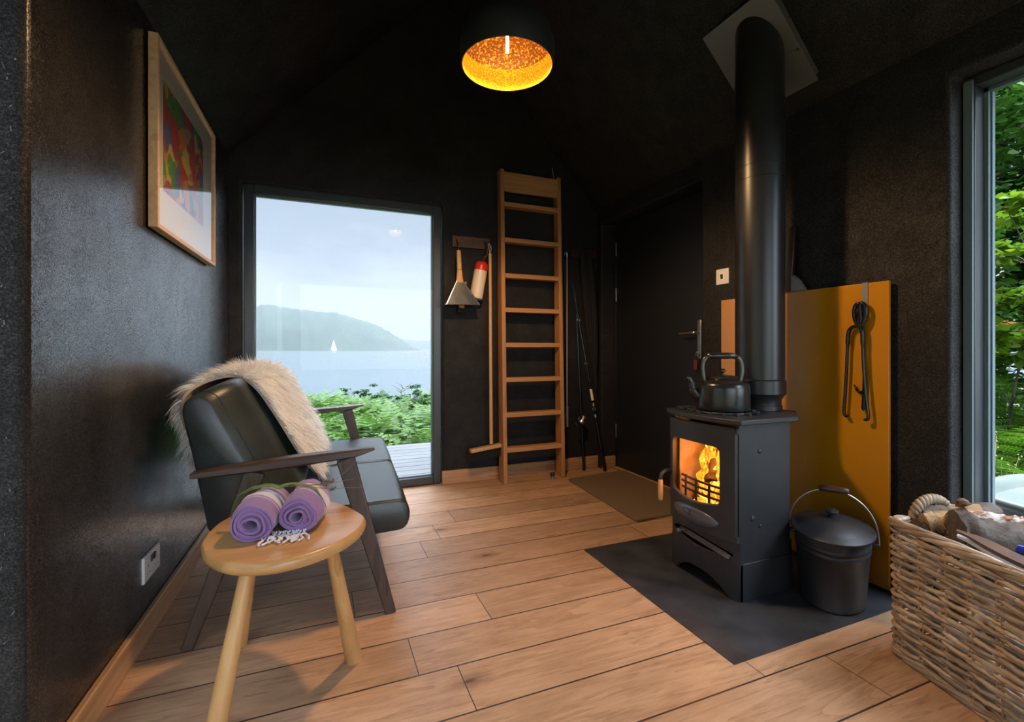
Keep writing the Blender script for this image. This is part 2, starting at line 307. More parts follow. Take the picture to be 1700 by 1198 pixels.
# water
def water_mat():
    m, t, o = newmat('loch_water'); b = N(t, 'ShaderNodeBsdfPrincipled', Roughness=.22); t.links.new(b.outputs[0], o.inputs[0])
    b.inputs['Base Color'].default_value = (.055, .075, .085, 1); b.inputs['Specular IOR Level'].default_value = .6
    tc = N(t, 'ShaderNodeTexCoord'); mp = N(t, 'ShaderNodeMapping'); mp.inputs['Scale'].default_value = (.25, .5, 1); t.links.new(tc.outputs['Object'], mp.inputs[0])
    n = N(t, 'ShaderNodeTexNoise', Scale=1.3, Detail=9.0, Roughness=.62); t.links.new(mp.outputs[0], n.inputs[0])
    n2 = N(t, 'ShaderNodeTexNoise', Scale=.12, Detail=4.0, Roughness=.6); t.links.new(mp.outputs[0], n2.inputs[0])
    bp = N(t, 'ShaderNodeBump', Strength=.55, Distance=.35); t.links.new(math_n(t, 'ADD', n.outputs[0], n2.outputs[0]), bp.inputs['Height']); t.links.new(bp.outputs[0], b.inputs['Normal'])
    return m
MT['water'] = water_mat()
# gold leaf inside of the lamp shade
def gold_mat():
    m, t, o = newmat('gold_leaf'); b = N(t, 'ShaderNodeBsdfPrincipled', Roughness=.42, Metallic=.6); t.links.new(b.outputs[0], o.inputs[0])
    tc = N(t, 'ShaderNodeTexCoord'); n = N(t, 'ShaderNodeTexNoise', Scale=170.0, Detail=4.0, Roughness=.7); t.links.new(tc.outputs['Object'], n.inputs[0])
    r = ramp(t, [(.38, (.42, .13, .006)), (.52, (.80, .33, .012)), (.62, (1, .55, .05))], n.outputs[0]); t.links.new(r.outputs[0], b.inputs['Base Color'])
    bp = N(t, 'ShaderNodeBump', Strength=1.0, Distance=.004); t.links.new(n.outputs[0], bp.inputs['Height']); t.links.new(bp.outputs[0], b.inputs['Normal'])
    return m
MT['gold'] = gold_mat()
MT['gold_shaded'] = P_mat('gold_leaf_shaded', (.10, .035, .004), .4, metal=.5, var=(.75, .36, .03), vscale=110, vlo=.52, vhi=.66, bump=.003, bscale=110)  # gold of the inner dome, its dimmer lighting put into the base colour
MT['bulb'] = emis('hot_filament', (1.0, .62, .20), 60)
MT['bulb_glass'] = glass_mat('bulb_glass', (1, .9, .7))
def flame_mat():
    m, t, o = newmat('flames'); tc = N(t, 'ShaderNodeTexCoord')
    mp = N(t, 'ShaderNodeMapping'); mp.inputs['Scale'].default_value = (1, 1.6, .7); t.links.new(tc.outputs['Object'], mp.inputs[0])
    n = N(t, 'ShaderNodeTexNoise', Scale=22.0, Detail=4.0, Distortion=1.6); t.links.new(mp.outputs[0], n.inputs[0])
    r = ramp(t, [(.36, (.75, .10, .005)), (.50, (1.0, .30, .015)), (.62, (1.0, .62, .10))], n.outputs[0])
    e = N(t, 'ShaderNodeEmission'); t.links.new(r.outputs[0], e.inputs[0]); t.links.new(math_n(t, 'ADD', .8, math_n(t, 'MULTIPLY', n.outputs[0], 4.6)), e.inputs[1])
    tr = N(t, 'ShaderNodeBsdfTransparent'); mx = N(t, 'ShaderNodeMixShader')
    a = ramp(t, [(.33, (0, 0, 0)), (.42, (1, 1, 1))], n.outputs[0]); t.links.new(a.outputs[0], mx.inputs[0])
    t.links.new(tr.outputs[0], mx.inputs[1]); t.links.new(e.outputs[0], mx.inputs[2]); t.links.new(mx.outputs[0], o.inputs[0]); return m
MT['flame'] = flame_mat()
MT['ember'] = emis('embers', (1.0, .28, .03), 3.2)

# ------------------------------------------------------------------ mesh helpers
def basis(d, up=(0, 0, 1)):
    d = Vector(d).normalized(); up = Vector(up)
    if abs(d.dot(up)) > .98: up = Vector((1, 0, 0)) if abs(d.x) < .9 else Vector((0, 1, 0))
    s = d.cross(up).normalized(); return d, s, s.cross(d).normalized()
class MB:
    def __init__(self): self.v = []; self.f = []
    def add(self, vs, fs):
        o = len(self.v); self.v += [tuple(p) for p in vs]; self.f += [tuple(o+i for i in q) for q in fs]; return self
    def box(self, x0, x1, y0, y1, z0, z1):
        return self.add([(x0, y0, z0), (x1, y0, z0), (x1, y1, z0), (x0, y1, z0), (x0, y0, z1), (x1, y0, z1), (x1, y1, z1), (x0, y1, z1)],
                        [(0, 3, 2, 1), (4, 5, 6, 7), (0, 1, 5, 4), (1, 2, 6, 5), (2, 3, 7, 6), (3, 0, 4, 7)])
    def obox(self, c, size, M=None):
        M = M or Matrix.Identity(3); c = Vector(c); h = [s/2 for s in size]
        vs = [c + M @ Vector((sx*h[0], sy*h[1], sz*h[2])) for sz in (-1, 1) for sx, sy in ((-1, -1), (1, -1), (1, 1), (-1, 1))]
        return self.add(vs, [(0, 3, 2, 1), (4, 5, 6, 7), (0, 1, 5, 4), (1, 2, 6, 5), (2, 3, 7, 6), (3, 0, 4, 7)])
    def bar(self, p0, p1, a0, b0, a1=None, b1=None, side=(0, 1, 0)):
        """rectangular bar; a along side, b perpendicular"""
        a1 = a0 if a1 is None else a1; b1 = b0 if b1 is None else b1
        p0 = Vector(p0); p1 = Vector(p1); d = (p1-p0).normalized(); s = Vector(side); s = (s - d*s.dot(d)).normalized(); u = d.cross(s)
        vs = []
        for p, a, b in ((p0, a0, b0), (p1, a1, b1)):
            for i, j in ((-1, -1), (1, -1), (1, 1), (-1, 1)): vs.append(p + s*(i*a/2) + u*(j*b/2))
        return self.add(vs, [(0, 3, 2, 1), (4, 5, 6, 7), (0, 1, 5, 4), (1, 2, 6, 5), (2, 3, 7, 6), (3, 0, 4, 7)])
    def tube(self, pts, r, n=8, closed=False, flat=1.0, up=(0, 0, 1)):
        pts = [Vector(p) for p in pts]; k = len(pts); rs = r if isinstance(r, (list, tuple)) else [r]*k
        vs = []; fs = []; prev = None
        for i, p in enumerate(pts):
            if closed: d = pts[(i+1) % k] - pts[i-1]
            else: d = pts[min(i+1, k-1)] - pts[max(i-1, 0)]
            d, s, u = basis(d, up)
            if prev is not None:
                s2 = prev - d*prev.dot(d)
                if s2.length > 1e-6: s = s2.normalized(); u = s.cross(d)
            prev = s
            for j in range(n):
                a = 2*PI*j/n; vs.append(p + s*(math.cos(a)*rs[i]) + u*(math.sin(a)*rs[i]*flat))
        m = k if closed else k-1
        for i in range(m):
            i2 = (i+1) % k
            for j in range(n): fs.append((i*n+j, i*n+(j+1) % n, i2*n+(j+1) % n, i2*n+j))
        if not closed: fs.append(tuple(range(n-1, -1, -1))); fs.append(tuple((k-1)*n+j for j in range(n)))
        return self.add(vs, fs)
    def lathe(self, prof, c=(0, 0, 0), n=32, sx=1, sy=1, M=None):
        c = Vector(c); vs = []; fs = []; k = len(prof)
        for r, z in prof:
            for j in range(n):
                a = 2*PI*j/n; p = Vector((math.cos(a)*r*sx, math.sin(a)*r*sy, z)); vs.append(c + (M @ p if M else p))
        for i in range(k-1):
            for j in range(n): fs.append((i*n+j, i*n+(j+1) % n, (i+1)*n+(j+1) % n, (i+1)*n+j))
        if prof[0][0] > 1e-5: fs.append(tuple(range(n-1, -1, -1)))
        if prof[-1][0] > 1e-5: fs.append(tuple((k-1)*n+j for j in range(n)))
        return self.add(vs, fs)
    def prism(self, poly, a, b, fn):
        """poly of 2D points; fn(u,v,w)->xyz, w from a to b"""
        n = len(poly); vs = [fn(u, v, a) for u, v in poly] + [fn(u, v, b) for u, v in poly]
        fs = [tuple(range(n-1, -1, -1)), tuple(range(n, 2*n))] + [(i, (i+1) % n, n+(i+1) % n, n+i) for i in range(n)]
        return self.add(vs, fs)
    def grid(self, fn, nu, nv):
        vs = [fn(i/nu, j/nv) for i in range(nu+1) for j in range(nv+1)]
        return self.add(vs, [(i*(nv+1)+j, (i+1)*(nv+1)+j, (i+1)*(nv+1)+j+1, i*(nv+1)+j+1) for i in range(nu) for j in range(nv)])
    def ico(self, c, r, jitter=0, sub=2, seed=0, sc=(1, 1, 1)):
        bm = bmesh.new(); bmesh.ops.create_icosphere(bm, subdivisions=sub, radius=1)
        vs = []
        for v in bm.verts:
            p = v.co.copy(); k = 1 + jitter*mnoise.noise(p*1.7 + Vector((seed*3.1, seed, 0)))
            vs.append(Vector(c) + Vector((p.x*r*sc[0]*k, p.y*r*sc[1]*k, p.z*r*sc[2]*k)))
        fs = [tuple(v.index for v in f.verts) for f in bm.faces]; bm.free(); return self.add(vs, fs)
def mesh_obj(name, mb, m, parent=None, world=True, smooth=30, bevel=0, seg=2, recalc=True, at=None, M=None):
    """link ONE mesh object; verts given in world coordinates unless world=False"""
    me = bpy.data.meshes.new(name); me.from_pydata([tuple(v) for v in mb.v], [], mb.f); me.update()
    o = bpy.data.objects.new(name, me); COL.objects.link(o)
    if M is not None: me.transform(M)
    if parent is not None:
        if world:
            inv = Matrix.Identity(4); q = parent; chain = []
            while q is not None: chain.append(q.matrix_basis); q = q.parent
            for mm in chain[::-1]: inv = inv @ mm
            me.transform(inv.inverted())
        o.parent = parent
    elif at is not None:
        o.location = at; me.transform(Matrix.Translation(-Vector(at)))
    if recalc:
        bm = bmesh.new(); bm.from_mesh(me); bmesh.ops.recalc_face_normals(bm, faces=bm.faces); bm.to_mesh(me); bm.free()
    if smooth:
        me.polygons.foreach_set('use_smooth', [True]*len(me.polygons)); me.set_sharp_from_angle(angle=math.radians(smooth))
    if m is not None: me.materials.append(MT[m] if isinstance(m, str) else m)
    if bevel:
        md = o.modifiers.new('bevel', 'BEVEL'); md.width = bevel; md.segments = seg; md.limit_method = 'ANGLE'; md.angle_limit = math.radians(40)
    return o
def tag(o, label=None, cat=None, group=None, kind=None):
    if label: o['label'] = label
    if cat: o['category'] = cat
    if group: o['group'] = group
    if kind: o['kind'] = kind
    return o
def thing(name, label, cat, loc=(0, 0, 0), rz=0, group=None):
    o = bpy.data.objects.new(name, None); COL.objects.link(o); o.location = loc; o.rotation_euler = (0, 0, rz); o.empty_display_size = .05
    o.matrix_basis = Matrix.Translation(loc) @ Matrix.Rotation(rz, 4, 'Z')
    return tag(o, label, cat, group)
def struct(name, mb, m, label=None, cat=None, parent=None, **kw):
    o = mesh_obj(name, mb, m, parent, **kw)
    if parent is None: tag(o, label, cat, None, 'structure')
    return o
def raw_mesh(name, V, F, m, parent=None, smooth=True):
    """fast numpy mesh; F: (n,4) or (n,3)"""
    me = bpy.data.meshes.new(name); V = np.asarray(V, np.float32); F = np.asarray(F, np.int32)
    me.vertices.add(len(V)); me.vertices.foreach_set('co', V.ravel())
    k = F.shape[1]; me.loops.add(F.size); me.loops.foreach_set('vertex_index', F.ravel())
    me.polygons.add(len(F)); me.polygons.foreach_set('loop_start', np.arange(0, F.size, k, dtype=np.int32))
    if smooth: me.polygons.foreach_set('use_smooth', np.ones(len(F), bool))
    me.update(calc_edges=True); me.validate()
    o = bpy.data.objects.new(name, me); COL.objects.link(o); o.parent = parent
    if m: me.materials.append(MT[m])
    return o
def smoothstep(a, b, x):
    t = max(0, min(1, (x-a)/(b-a))); return t*t*(3-2*t)
def bez(pts, n=16):
    """Catmull-Rom through points"""
    P = [Vector(p) for p in pts]; P = [P[0]*2-P[1]] + P + [P[-1]*2-P[-2]]; out = []
    for i in range(1, len(P)-2):
        for k in range(n):
            t = k/n; a, b, c, d = P[i-1:i+3]
            out.append(.5*((2*b) + (c-a)*t + (2*a-5*b+4*c-d)*t*t + (3*b-a-3*c+d)*t**3))
    out.append(P[-2]); return out

# ================================================================== SETTING
XL, XR, YE, YB, EAVE = -.545, 2.06, 3.2, -1.7, 2.05
RIDGE_X = .77; RIDGE_Z = EAVE + (XR-RIDGE_X)*1.06
shear = lambda mb: [(x + (.0265*(y-1.24) if x < 0.2 else 0), y, z) for x, y, z in mb.v]
struct('floor', MB().box(-.85, 2.16, YB-.25, YE+.06, -.12, 0), 'floor', smooth=0)
# left wall: solid from the window reveal to the end wall; a wide opening beside the camera
mb = MB(); mb.prism([(YB-.2, -.1), (-.9, -.1), (-.9, 1.98), (1.24, 1.98), (1.24, -.1), (YE+.2, -.1), (YE+.2, EAVE+.06), (YB-.2, EAVE+.06)], XL-.25, XL, lambda u, v, w: (w, u, v)); mb.v = shear(mb)
wl = struct('wall_left', mb, 'plaster', bevel=.018, seg=3, smooth=40)
# end wall (gable) with a floor-length window opening
gp = lambda u, v, w: (u, w, v)
mb = MB(); x0, x1, zt = -.43, .80, 1.95
rz = lambda x: EAVE + .08 + (RIDGE_Z-EAVE)*(1-abs(x-RIDGE_X)/(XR-RIDGE_X))
mb.prism([(XL-.02, -.1), (x0, -.1), (x0, zt), (x1, zt), (x1, -.1), (XR+.3, -.1), (XR+.3, rz(XR+.2)), (RIDGE_X, rz(RIDGE_X)), (XL-.02, rz(XL))], YE, YE+.24, gp)
mb.box(x0, x1, YE+.06, YE+.24, -.12, .004)
struct('wall_end', mb, 'plaster_dull', bevel=.012, seg=3, smooth=40)
# right wall: pier between window and door niche, lintels, pier by the end wall
mb = MB(); mb.prism([(YB-.2, -.1), (-.9, -.1), (-.9, 1.915), (.935, 1.915), (.935, -.1), (2.092, -.1), (2.092, 1.932), (3.14, 1.932), (3.14, -.1), (YE+.02, -.1), (YE+.02, EAVE+.08), (YB-.2, EAVE+.08)], XR, XR+.26, lambda u, v, w: (w, u, v))
struct('wall_right', mb, 'plaster_dull', bevel=.012, seg=3, smooth=40)
struct('wall_niche', MB().box(XR+.262, XR+.3, 2.0, YE, -.1, 2.05), 'plaster_dull', label='black wall closing the door niche', cat='wall')
# unseen wall behind the camera, its wide opening added to let daylight in
mb = MB(); mb.prism([(XL, -.1), (-.35, -.1), (-.35, rz(-.35)), (XL, rz(XL))], YB-.2, YB, gp); mb.prism([(1.95, -.1), (XR, -.1), (XR, rz(XR)), (1.95, rz(1.95))], YB-.2, YB, gp)
mb.prism([(-.35, 2.05), (1.95, 2.05), (1.95, rz(1.95)), (RIDGE_X, rz(RIDGE_X)), (-.35, rz(-.35))], YB-.2, YB, gp)
struct('wall_back', mb, 'plaster_dull')
# ceiling: two steep slopes with softly rounded eaves and ridge
pr = [(XL-.1, EAVE-.095), (XL+.005, EAVE-.03), (XL+.04, EAVE+.045), (RIDGE_X-.1, RIDGE_Z-.105), (RIDGE_X-.03, RIDGE_Z-.055), (RIDGE_X+.03, RIDGE_Z-.055), (RIDGE_X+.1, RIDGE_Z-.105), (XR-.04, EAVE+.045), (XR-.012, EAVE-.0), (XR+.1, EAVE-.0)]
outer = [(XR+.3, EAVE+.2), (RIDGE_X, RIDGE_Z+.45), (XL-.3, EAVE+.2)]
mb = MB(); mb.prism(pr + outer, YB-.2, YE+.24, gp)
struct('ceiling', mb, 'plaster_dull', smooth=60)
wl.data.materials.append(MT['plaster_dull'])
for p_ in wl.data.polygons:
    if abs(p_.normal.y) > .5: p_.material_index = 1
# straw flecks in the plaster: part of the wall
def flecks(name, parent, m, n, fn):
    mb = MB()
    for _ in range(n):
        p, t1, t2, nn = fn(); a = random.gauss(PI/2, .7); L = random.choice([.0015, .002, .002, .003, .003, .004, .005, .007, .012])*random.uniform(.6, 1.2)
        d = (t1*math.cos(a) + t2*math.sin(a)); s = nn.cross(d)
        w = random.uniform(.0003, .0007)
        mb.add([p-d*L/2-s*w, p+d*L/2-s*w, p+d*L/2+s*w+nn*.0004, p-d*L/2+s*w+nn*.0004], [(0, 1, 2, 3)])
    o = mesh_obj(name, mb, m, parent, smooth=0, recalc=False); o['kind'] = 'stuff'; return o
wx = lambda y: XL + .0265*(y-1.24)
def fl_left():
    y = 1.25 + 1.9*random.random()**1.5; return Vector((wx(y)+.003, y, random.uniform(.1, 2.0))), Vector((0, 1, 0)), Vector((0, 0, 1)), Vector((1, 0, 0))
flecks('straw_flecks', wl, 'straw', 2600, fl_left)
def fl_rev():
    return Vector((random.uniform(XL-.2, XL-.015), 1.238, random.uniform(0, 1.95))), Vector((1, 0, 0)), Vector((0, 0, 1)), Vector((0, -1, 0))
flecks('straw_flecks', wl, 'straw', 260, fl_rev)
# skirting
mb = MB(); mb.box(XL, XL+.018, 1.26, YE, 0, .09); mb.v = [(x+.0265*(y-1.24), y, z) for x, y, z in mb.v]
struct('baseboard_left', mb, 'oak', bevel=.004)
struct('baseboard_end', MB().box(.79, XR-.0, YE-.018, YE, 0, .095), 'oak_x', bevel=.004)
struct('baseboard_niche', MB().box(XR+.005, XR+.125, 3.124, 3.14, 0, .095), 'oak_x', bevel=.004, label='short oak skirting inside the door niche', cat='skirting')
struct('baseboard_right', MB().box(XR-.018, XR, 1.93, 2.092, 0, .095), 'oak', bevel=.004)
# hearth
hs = mesh_obj('hearth_slab', MB().box(1.152, XR, 1.04, 1.90, -.02, .003), 'slate', smooth=0); tag(hs, 'black slate hearth slab set flush in the oak floor under the stove', 'hearth', None, 'structure')
struct('trim_1', MB().box(2.17, 2.19, 2.1, 3.12, 0, .012), 'pale_oak', label='pale threshold strip under the door', cat='threshold')

# windows
def window(name, x0, x1, y0, y1, z0, z1, fw, axis, glass_at):
    """frame of four members round the opening; pane and inner bead as parts"""
    root = bpy.data.objects.new(name, None); COL.objects.link(root); root['kind'] = 'structure'
    mb = MB()
    if axis == 'y':
        mb.box(x0, x0+fw, y0, y1, z0, z1); mb.box(x1-fw, x1, y0, y1, z0, z1); mb.box(x0+fw, x1-fw, y0, y1, z1-fw, z1); mb.box(x0+fw, x1-fw, y0, y1, z0, z0+fw)
        gl = MB().box(x0+fw*.8, x1-fw*.8, glass_at-.003, glass_at+.003, z0+fw*.8, z1-fw*.8)
        bd = MB(); b = .008
        for a in ((x0+fw, x0+fw+b, z0+fw, z1-fw), (x1-fw-b, x1-fw, z0+fw, z1-fw), (x0+fw, x1-fw, z1-fw-b, z1-fw), (x0+fw, x1-fw, z0+fw, z0+fw+b)): bd.box(a[0], a[1], glass_at+.005, glass_at+.03, a[2], a[3])
    else:
        mb.box(x0, x1, y0, y0+fw, z0, z1); mb.box(x0, x1, y1-fw, y1, z0, z1); mb.box(x0, x1, y0+fw, y1-fw, z1-fw, z1); mb.box(x0, x1, y0+fw, y1-fw, z0, z0+fw)
        gl = MB().box(glass_at-.003, glass_at+.003, y0+fw*.8, y1-fw*.8, z0+fw*.8, z1-fw*.8)
        bd = MB(); b = .012; s = 1 if glass_at > 0 else -1
        for a in ((y0+fw, y0+fw+b, z0+fw, z1-fw), (y1-fw-b, y1-fw, z0+fw, z1-fw), (y0+fw, y1-fw, z1-fw-b, z1-fw), (y0+fw, y1-fw, z0+fw, z0+fw+b)):
            bd.box(min(glass_at+s*.005, glass_at+s*.03), max(glass_at+s*.005, glass_at+s*.03), a[0], a[1], a[2], a[3])
    mesh_obj('frame', mb, 'frame', root, bevel=.004); mesh_obj('pane', gl, 'glass', root, smooth=0); mesh_obj('bead', bd, 'frame_out', root, smooth=0)
    return root
window('window_1', -.42, .79, YE+.02, YE+.075, .004, 1.945, .052, 'y', YE+.05)
w2 = window('window_2', XR+.085, XR+.16, -.9, .938, 0, 1.915, .036, 'x', XR+.14)
mb = MB(); mb.box(XR+.075, XR+.085, .905, .93, .0, 1.90); mb.box(XR+.16, XR+.178, .885, .898, .03, 1.88)
mesh_obj('jamb_strip', mb, 'frame_out', w2, smooth=0)
window('window_3', XL-.17, XL-.11, -.9, 1.24, -.1, 1.98, .05, 'x', XL-.14)
window('back_window_added', -.35, 1.95, YB-.12, YB-.06, -.1, 2.05, .06, 'y', YB-.09)  # unseen glazing added behind the camera as daylight fill

# door in its niche
dr = bpy.data.objects.new('door_1', None); COL.objects.link(dr); dr['kind'] = 'structure'
mesh_obj('door_leaf', MB().box(2.19, 2.235, 2.12, 3.117, .012, 1.925), 'door', dr, bevel=.003)
mb = MB(); mb.box(2.182, 2.24, 3.119, 3.139, 0, 1.93); mb.box(2.182, 2.24, 2.093, 2.119, 0, 1.93)
mesh_obj('door_frame', mb, 'door', dr, bevel=.002)
for z in (1.735, 1.375, .297):
    mesh_obj('hinge', MB().tube([(2.184, 3.118, z-.052), (2.184, 3.118, z+.052)], .0055, 10), 'steel', dr)
hp = mesh_obj('handle_plate', MB().box(2.181, 2.19, 2.222, 2.254, .885, 1.13), 'steel', dr, bevel=.004)
mesh_obj('lever', MB().tube(bez([(2.182, 2.238, 1.048), (2.150, 2.238, 1.048), (2.142, 2.252, 1.048), (2.142, 2.30, 1.047), (2.143, 2.362, 1.044)], 6), .009, 10), 'steel', dr)
mesh_obj('lock_barrel', MB().tube([(2.182, 2.238, .925), (2.172, 2.238, .925)], .010, 12), 'steel', dr)
k = thing('key', 'steel key in the door lock with a dark red leather fob', 'key', (2.171, 2.238, .925))
mesh_obj('key_bow', MB().tube([(2.1705+.0, 2.238+.014*math.cos(a), .918+.014*math.sin(a)) for a in np.linspace(0, 2*PI, 16, False)], .0028, 6, True).bar((2.1705, 2.238, .925), (2.158, 2.238, .925), .004, .010), 'steel', k)
mesh_obj('key_ring', MB().tube([(2.166, 2.242+.016*math.cos(a), .893+.018*math.sin(a)) for a in np.linspace(0, 2*PI, 18, False)], .0014, 6, True), 'steel', k)
mesh_obj('leather_fob', MB().prism([(-.012, 0), (.012, 0), (.015, -.05), (.010, -.062), (-.010, -.062), (-.015, -.05)], -.002, .002, lambda u, v, w: (2.164+w, 2.250+u, .878+v)), 'leather_red', k, bevel=.001)

# ================================================================== SOFA
sofa = thing('two_seat_sofa', 'dark green leather two-seat sofa with walnut arms against the black wall', 'sofa', (-.09, 1.735, 0), -math.radians(3.2))
LM = dict(world=False)
def arm(y):
    mb = MB(); n = 18; xs = np.linspace(-.285, .272, n)
    vs = []; fs = []
    for i, x in enumerate(xs):
        t = i/(n-1); zc = .548 + .040*t; h = .017 - .005*abs(2*t-1); w = .026 + .006*math.sin(PI*min(1, t*1.05))
        if i == n-1: h = .004; zc = .594; w *= .8
        if i == n-2: h = .010; zc = .590
        if i == 0: h = .008
        for a, b in ((-1, -.6), (-.75, -1), (.75, -1), (1, -.6), (1, .6), (.75, 1), (-.75, 1), (-1, .6)): vs.append((x, y+a*w, zc+b*h))
    for i in range(n-1):
        for j in range(8): fs.append((i*8+j, i*8+(j+1) % 8, i*8+8+(j+1) % 8, i*8+8+j))
    fs += [tuple(range(7, -1, -1)), tuple((n-1)*8+j for j in range(8))]
    mesh_obj('armrest', mb.add(vs, fs), 'walnut', sofa, smooth=40, **LM)
for y in (.008, 1.36):
    arm(y)
    mesh_obj('leg', MB().bar((.329, y, -.002), (.175, y, .566), .030, .036, .036, .062), 'walnut_z', sofa, bevel=.004, **LM)
    mesh_obj('leg', MB().bar((-.297, y, -.002), (-.105, y, .545), .030, .034, .036, .062), 'walnut_z', sofa, bevel=.004, **LM)
mb = MB().bar((.262, .01, .245), (.262, 1.355, .245), .055, .026, side=(0, 0, 1))
mesh_obj('front_rail', mb, 'walnut', sofa, bevel=.003, **LM)
mesh_obj('rear_rail', MB().bar((-.19, .01, .245), (-.19, 1.355, .245), .055, .026, side=(0, 0, 1)), 'walnut', sofa, bevel=.003, **LM)
def cushion(name, prof, y0, y1, puff, bev, m='leather', crown=0):
    """closed profile swept along y: rounded ends, a little swelling in the middle"""
    cxp = sum(p[0] for p in prof)/len(prof); czp = sum(p[1] for p in prof)/len(prof)
    n = 22; vs = []; fs = []; k = len(prof)
    for i in range(n+1):
        t = i/n; y = y0 + (y1-y0)*(.5-.5*math.cos(PI*t)) if 0 < i < n else (y0 if i == 0 else y1)
        e = min(y-y0, y1-y); inset = bev*(1-math.sqrt(max(0, 1-(1-min(1, e/bev))**2)))
        for px, pz in prof:
            dx, dz = px-cxp, pz-czp; L = math.hypot(dx, dz); s = (L - inset + puff*math.sin(PI*(y-y0)/(y1-y0))**.5)/L if L else 1
            kx = crown*smoothstep(-.02, .05, (px-cxp)*.86+(pz-czp)*.5)*(1-(1-min(1, max(0, e-.004)/.17))**2.2)
            vs.append((cxp+dx*s+kx*.84, y, czp+dz*s+kx*.54))
    for i in range(n):
        for j in range(k): fs.append((i*k+j, i*k+(j+1) % k, (i+1)*k+(j+1) % k, (i+1)*k+j))
    fs += [tuple(range(k-1, -1, -1)), tuple(n*k+j for j in range(k))]
    return mesh_obj(name, MB().add(vs, fs), m, sofa, smooth=50, **LM), [(v[0], v[1]+.0, v[2]) for v in vs[2*k:3*k]], [v for v in vs[(n-2)*k:(n-1)*k]]
def rounded(poly, r, n=6):
    out = []; m = len(poly)
    for i in range(m):
        a, b, c = Vector(poly[i-1]), Vector(poly[i]), Vector(poly[(i+1) % m]); rr = min(r, (a-b).length*.45, (c-b).length*.45)
        p, q = b+(a-b).normalized()*rr, b+(c-b).normalized()*rr
        for j in range(n+1):
            t = j/n; out.append(tuple(p*(1-t)**2 + b*2*t*(1-t) + q*t*t))
    return out
seatp = rounded([(-.13, .262), (.15, .268), (.385, .282), (.402, .335), (.385, .392), (.15, .388), (-.04, .372), (-.13, .365)], .045)
for y0, y1 in ((.032, .680), (.684, 1.336)):
    c, e0, e1 = cushion('seat_cushion', seatp, y0, y1, .004, .014)
    for e in (e0, e1): mesh_obj('piping', MB().tube(e, .0018, 6, True), 'thread', c, smooth=60, world=False)
backp = rounded([(-.245, .335), (-.292, .60), (-.322, .745), (-.315, .780), (-.285, .800), (-.248, .785), (-.195, .68), (-.125, .54), (-.04, .40), (-.05, .36)], .035)
c, e0, e1 = cushion('back_cushion', backp, .034, 1.334, .002, .012, crown=.085)
for e in (e0, e1): mesh_obj('piping', MB().tube(e, .0018, 6, True), 'thread', c, smooth=60, world=False)

# sheepskin thrown over the back
skin = thing('sheepskin', 'long-haired cream sheepskin draped over the back of the sofa', 'sheepskin', (-.09, 1.735, 0), -math.radians(3.2))
spath = bez([(.052, .440), (-.010, .560), (-.090, .700), (-.150, .800), (-.222, .838), (-.312, .812), (-.343, .74), (-.325, .60), (-.305, .48), (-.275, .36)], 8)
spath = [(p[0], p[1]) for p in [(q.x, q.y) for q in [Vector((a[0], a[1], 0)) for a in spath]]]
SL = len(spath)
def skin_pt(s, t):
    """s along the path 0..1, t across 0..1"""
    f = s*(SL-1); i = min(int(f), SL-2); a = f-i
    x = spath[i][0]*(1-a)+spath[i+1][0]*a; z = spath[i][1]*(1-a)+spath[i+1][1]*a
    dx = spath[i+1][0]-spath[i][0]; dz = spath[i+1][1]-spath[i][1]; L = math.hypot(dx, dz)
    w = .46*(.62+.38*math.sin(PI*min(1, max(0, (s*1.1+.02))))**.5)*(1+.10*math.sin(s*11)+.05*math.sin(s*23))
    y = .66 + (t-.5)*2*w + .03*math.sin(s*7) - .05*smoothstep(.5, 1, s)
    nx, nz = dz/L, -dx/L
    return Vector((x, y, z)), Vector((-nx if False else nx, 0, nz)), Vector((dx/L, 0, dz/L))
# outward normal: up and away from the cushion
def skin_n(s):
    p, n, d = skin_pt(s, .5); q = Vector((-.15, 0, .60)); 
    return n if (Vector((p.x, 0, p.z))-q).dot(n) > 0 else -n
mb = MB(); nu, nv = 46, 16
top = []; bot = []
for i in range(nu+1):
    n = skin_n(i/nu)
    for j in range(nv+1):
        p, _, _ = skin_pt(i/nu, j/nv); top.append(p+n*.014); bot.append(p+n*.004)
idx = lambda i, j: i*(nv+1)+j
K = (nu+1)*(nv+1); fs = []
for i in range(nu):
    for j in range(nv):
        fs.append((idx(i, j), idx(i+1, j), idx(i+1, j+1), idx(i, j+1))); fs.append((K+idx(i, j), K+idx(i, j+1), K+idx(i+1, j+1), K+idx(i+1, j)))
for i in range(nu):
    fs.append((idx(i, 0), idx(i+1, 0), K+idx(i+1, 0), K+idx(i, 0))); fs.append((idx(i, nv), idx(i+1, nv), K+idx(i+1, nv), K+idx(i, nv)))
for j in range(nv):
    fs.append((idx(0, j), idx(0, j+1), K+idx(0, j+1), K+idx(0, j))); fs.append((idx(nu, j), idx(nu, j+1), K+idx(nu, j+1), K+idx(nu, j)))
mesh_obj('hide', MB().add(top+bot, fs), 'hide', skin, smooth=60, world=False)
V = []; F = []
def strand(p, d0, L, droop, w, V, F):
    b = len(V); d = Vector(d0); q = Vector(p); side = Vector((random.gauss(0, 1), random.gauss(0, 1), random.gauss(0, .4))); side = (side - d*side.dot(d)).normalized()
    for k in range(5):
        ww = w*(1-k/4.3)
        V.append(q+side*ww); V.append(q-side*ww)
        d = (d + Vector(droop)*.42).normalized(); q = q + d*(L/4)
    for k in range(4): F.append((b+2*k, b+2*k+1, b+2*k+3, b+2*k+2))
ntuft = 2300
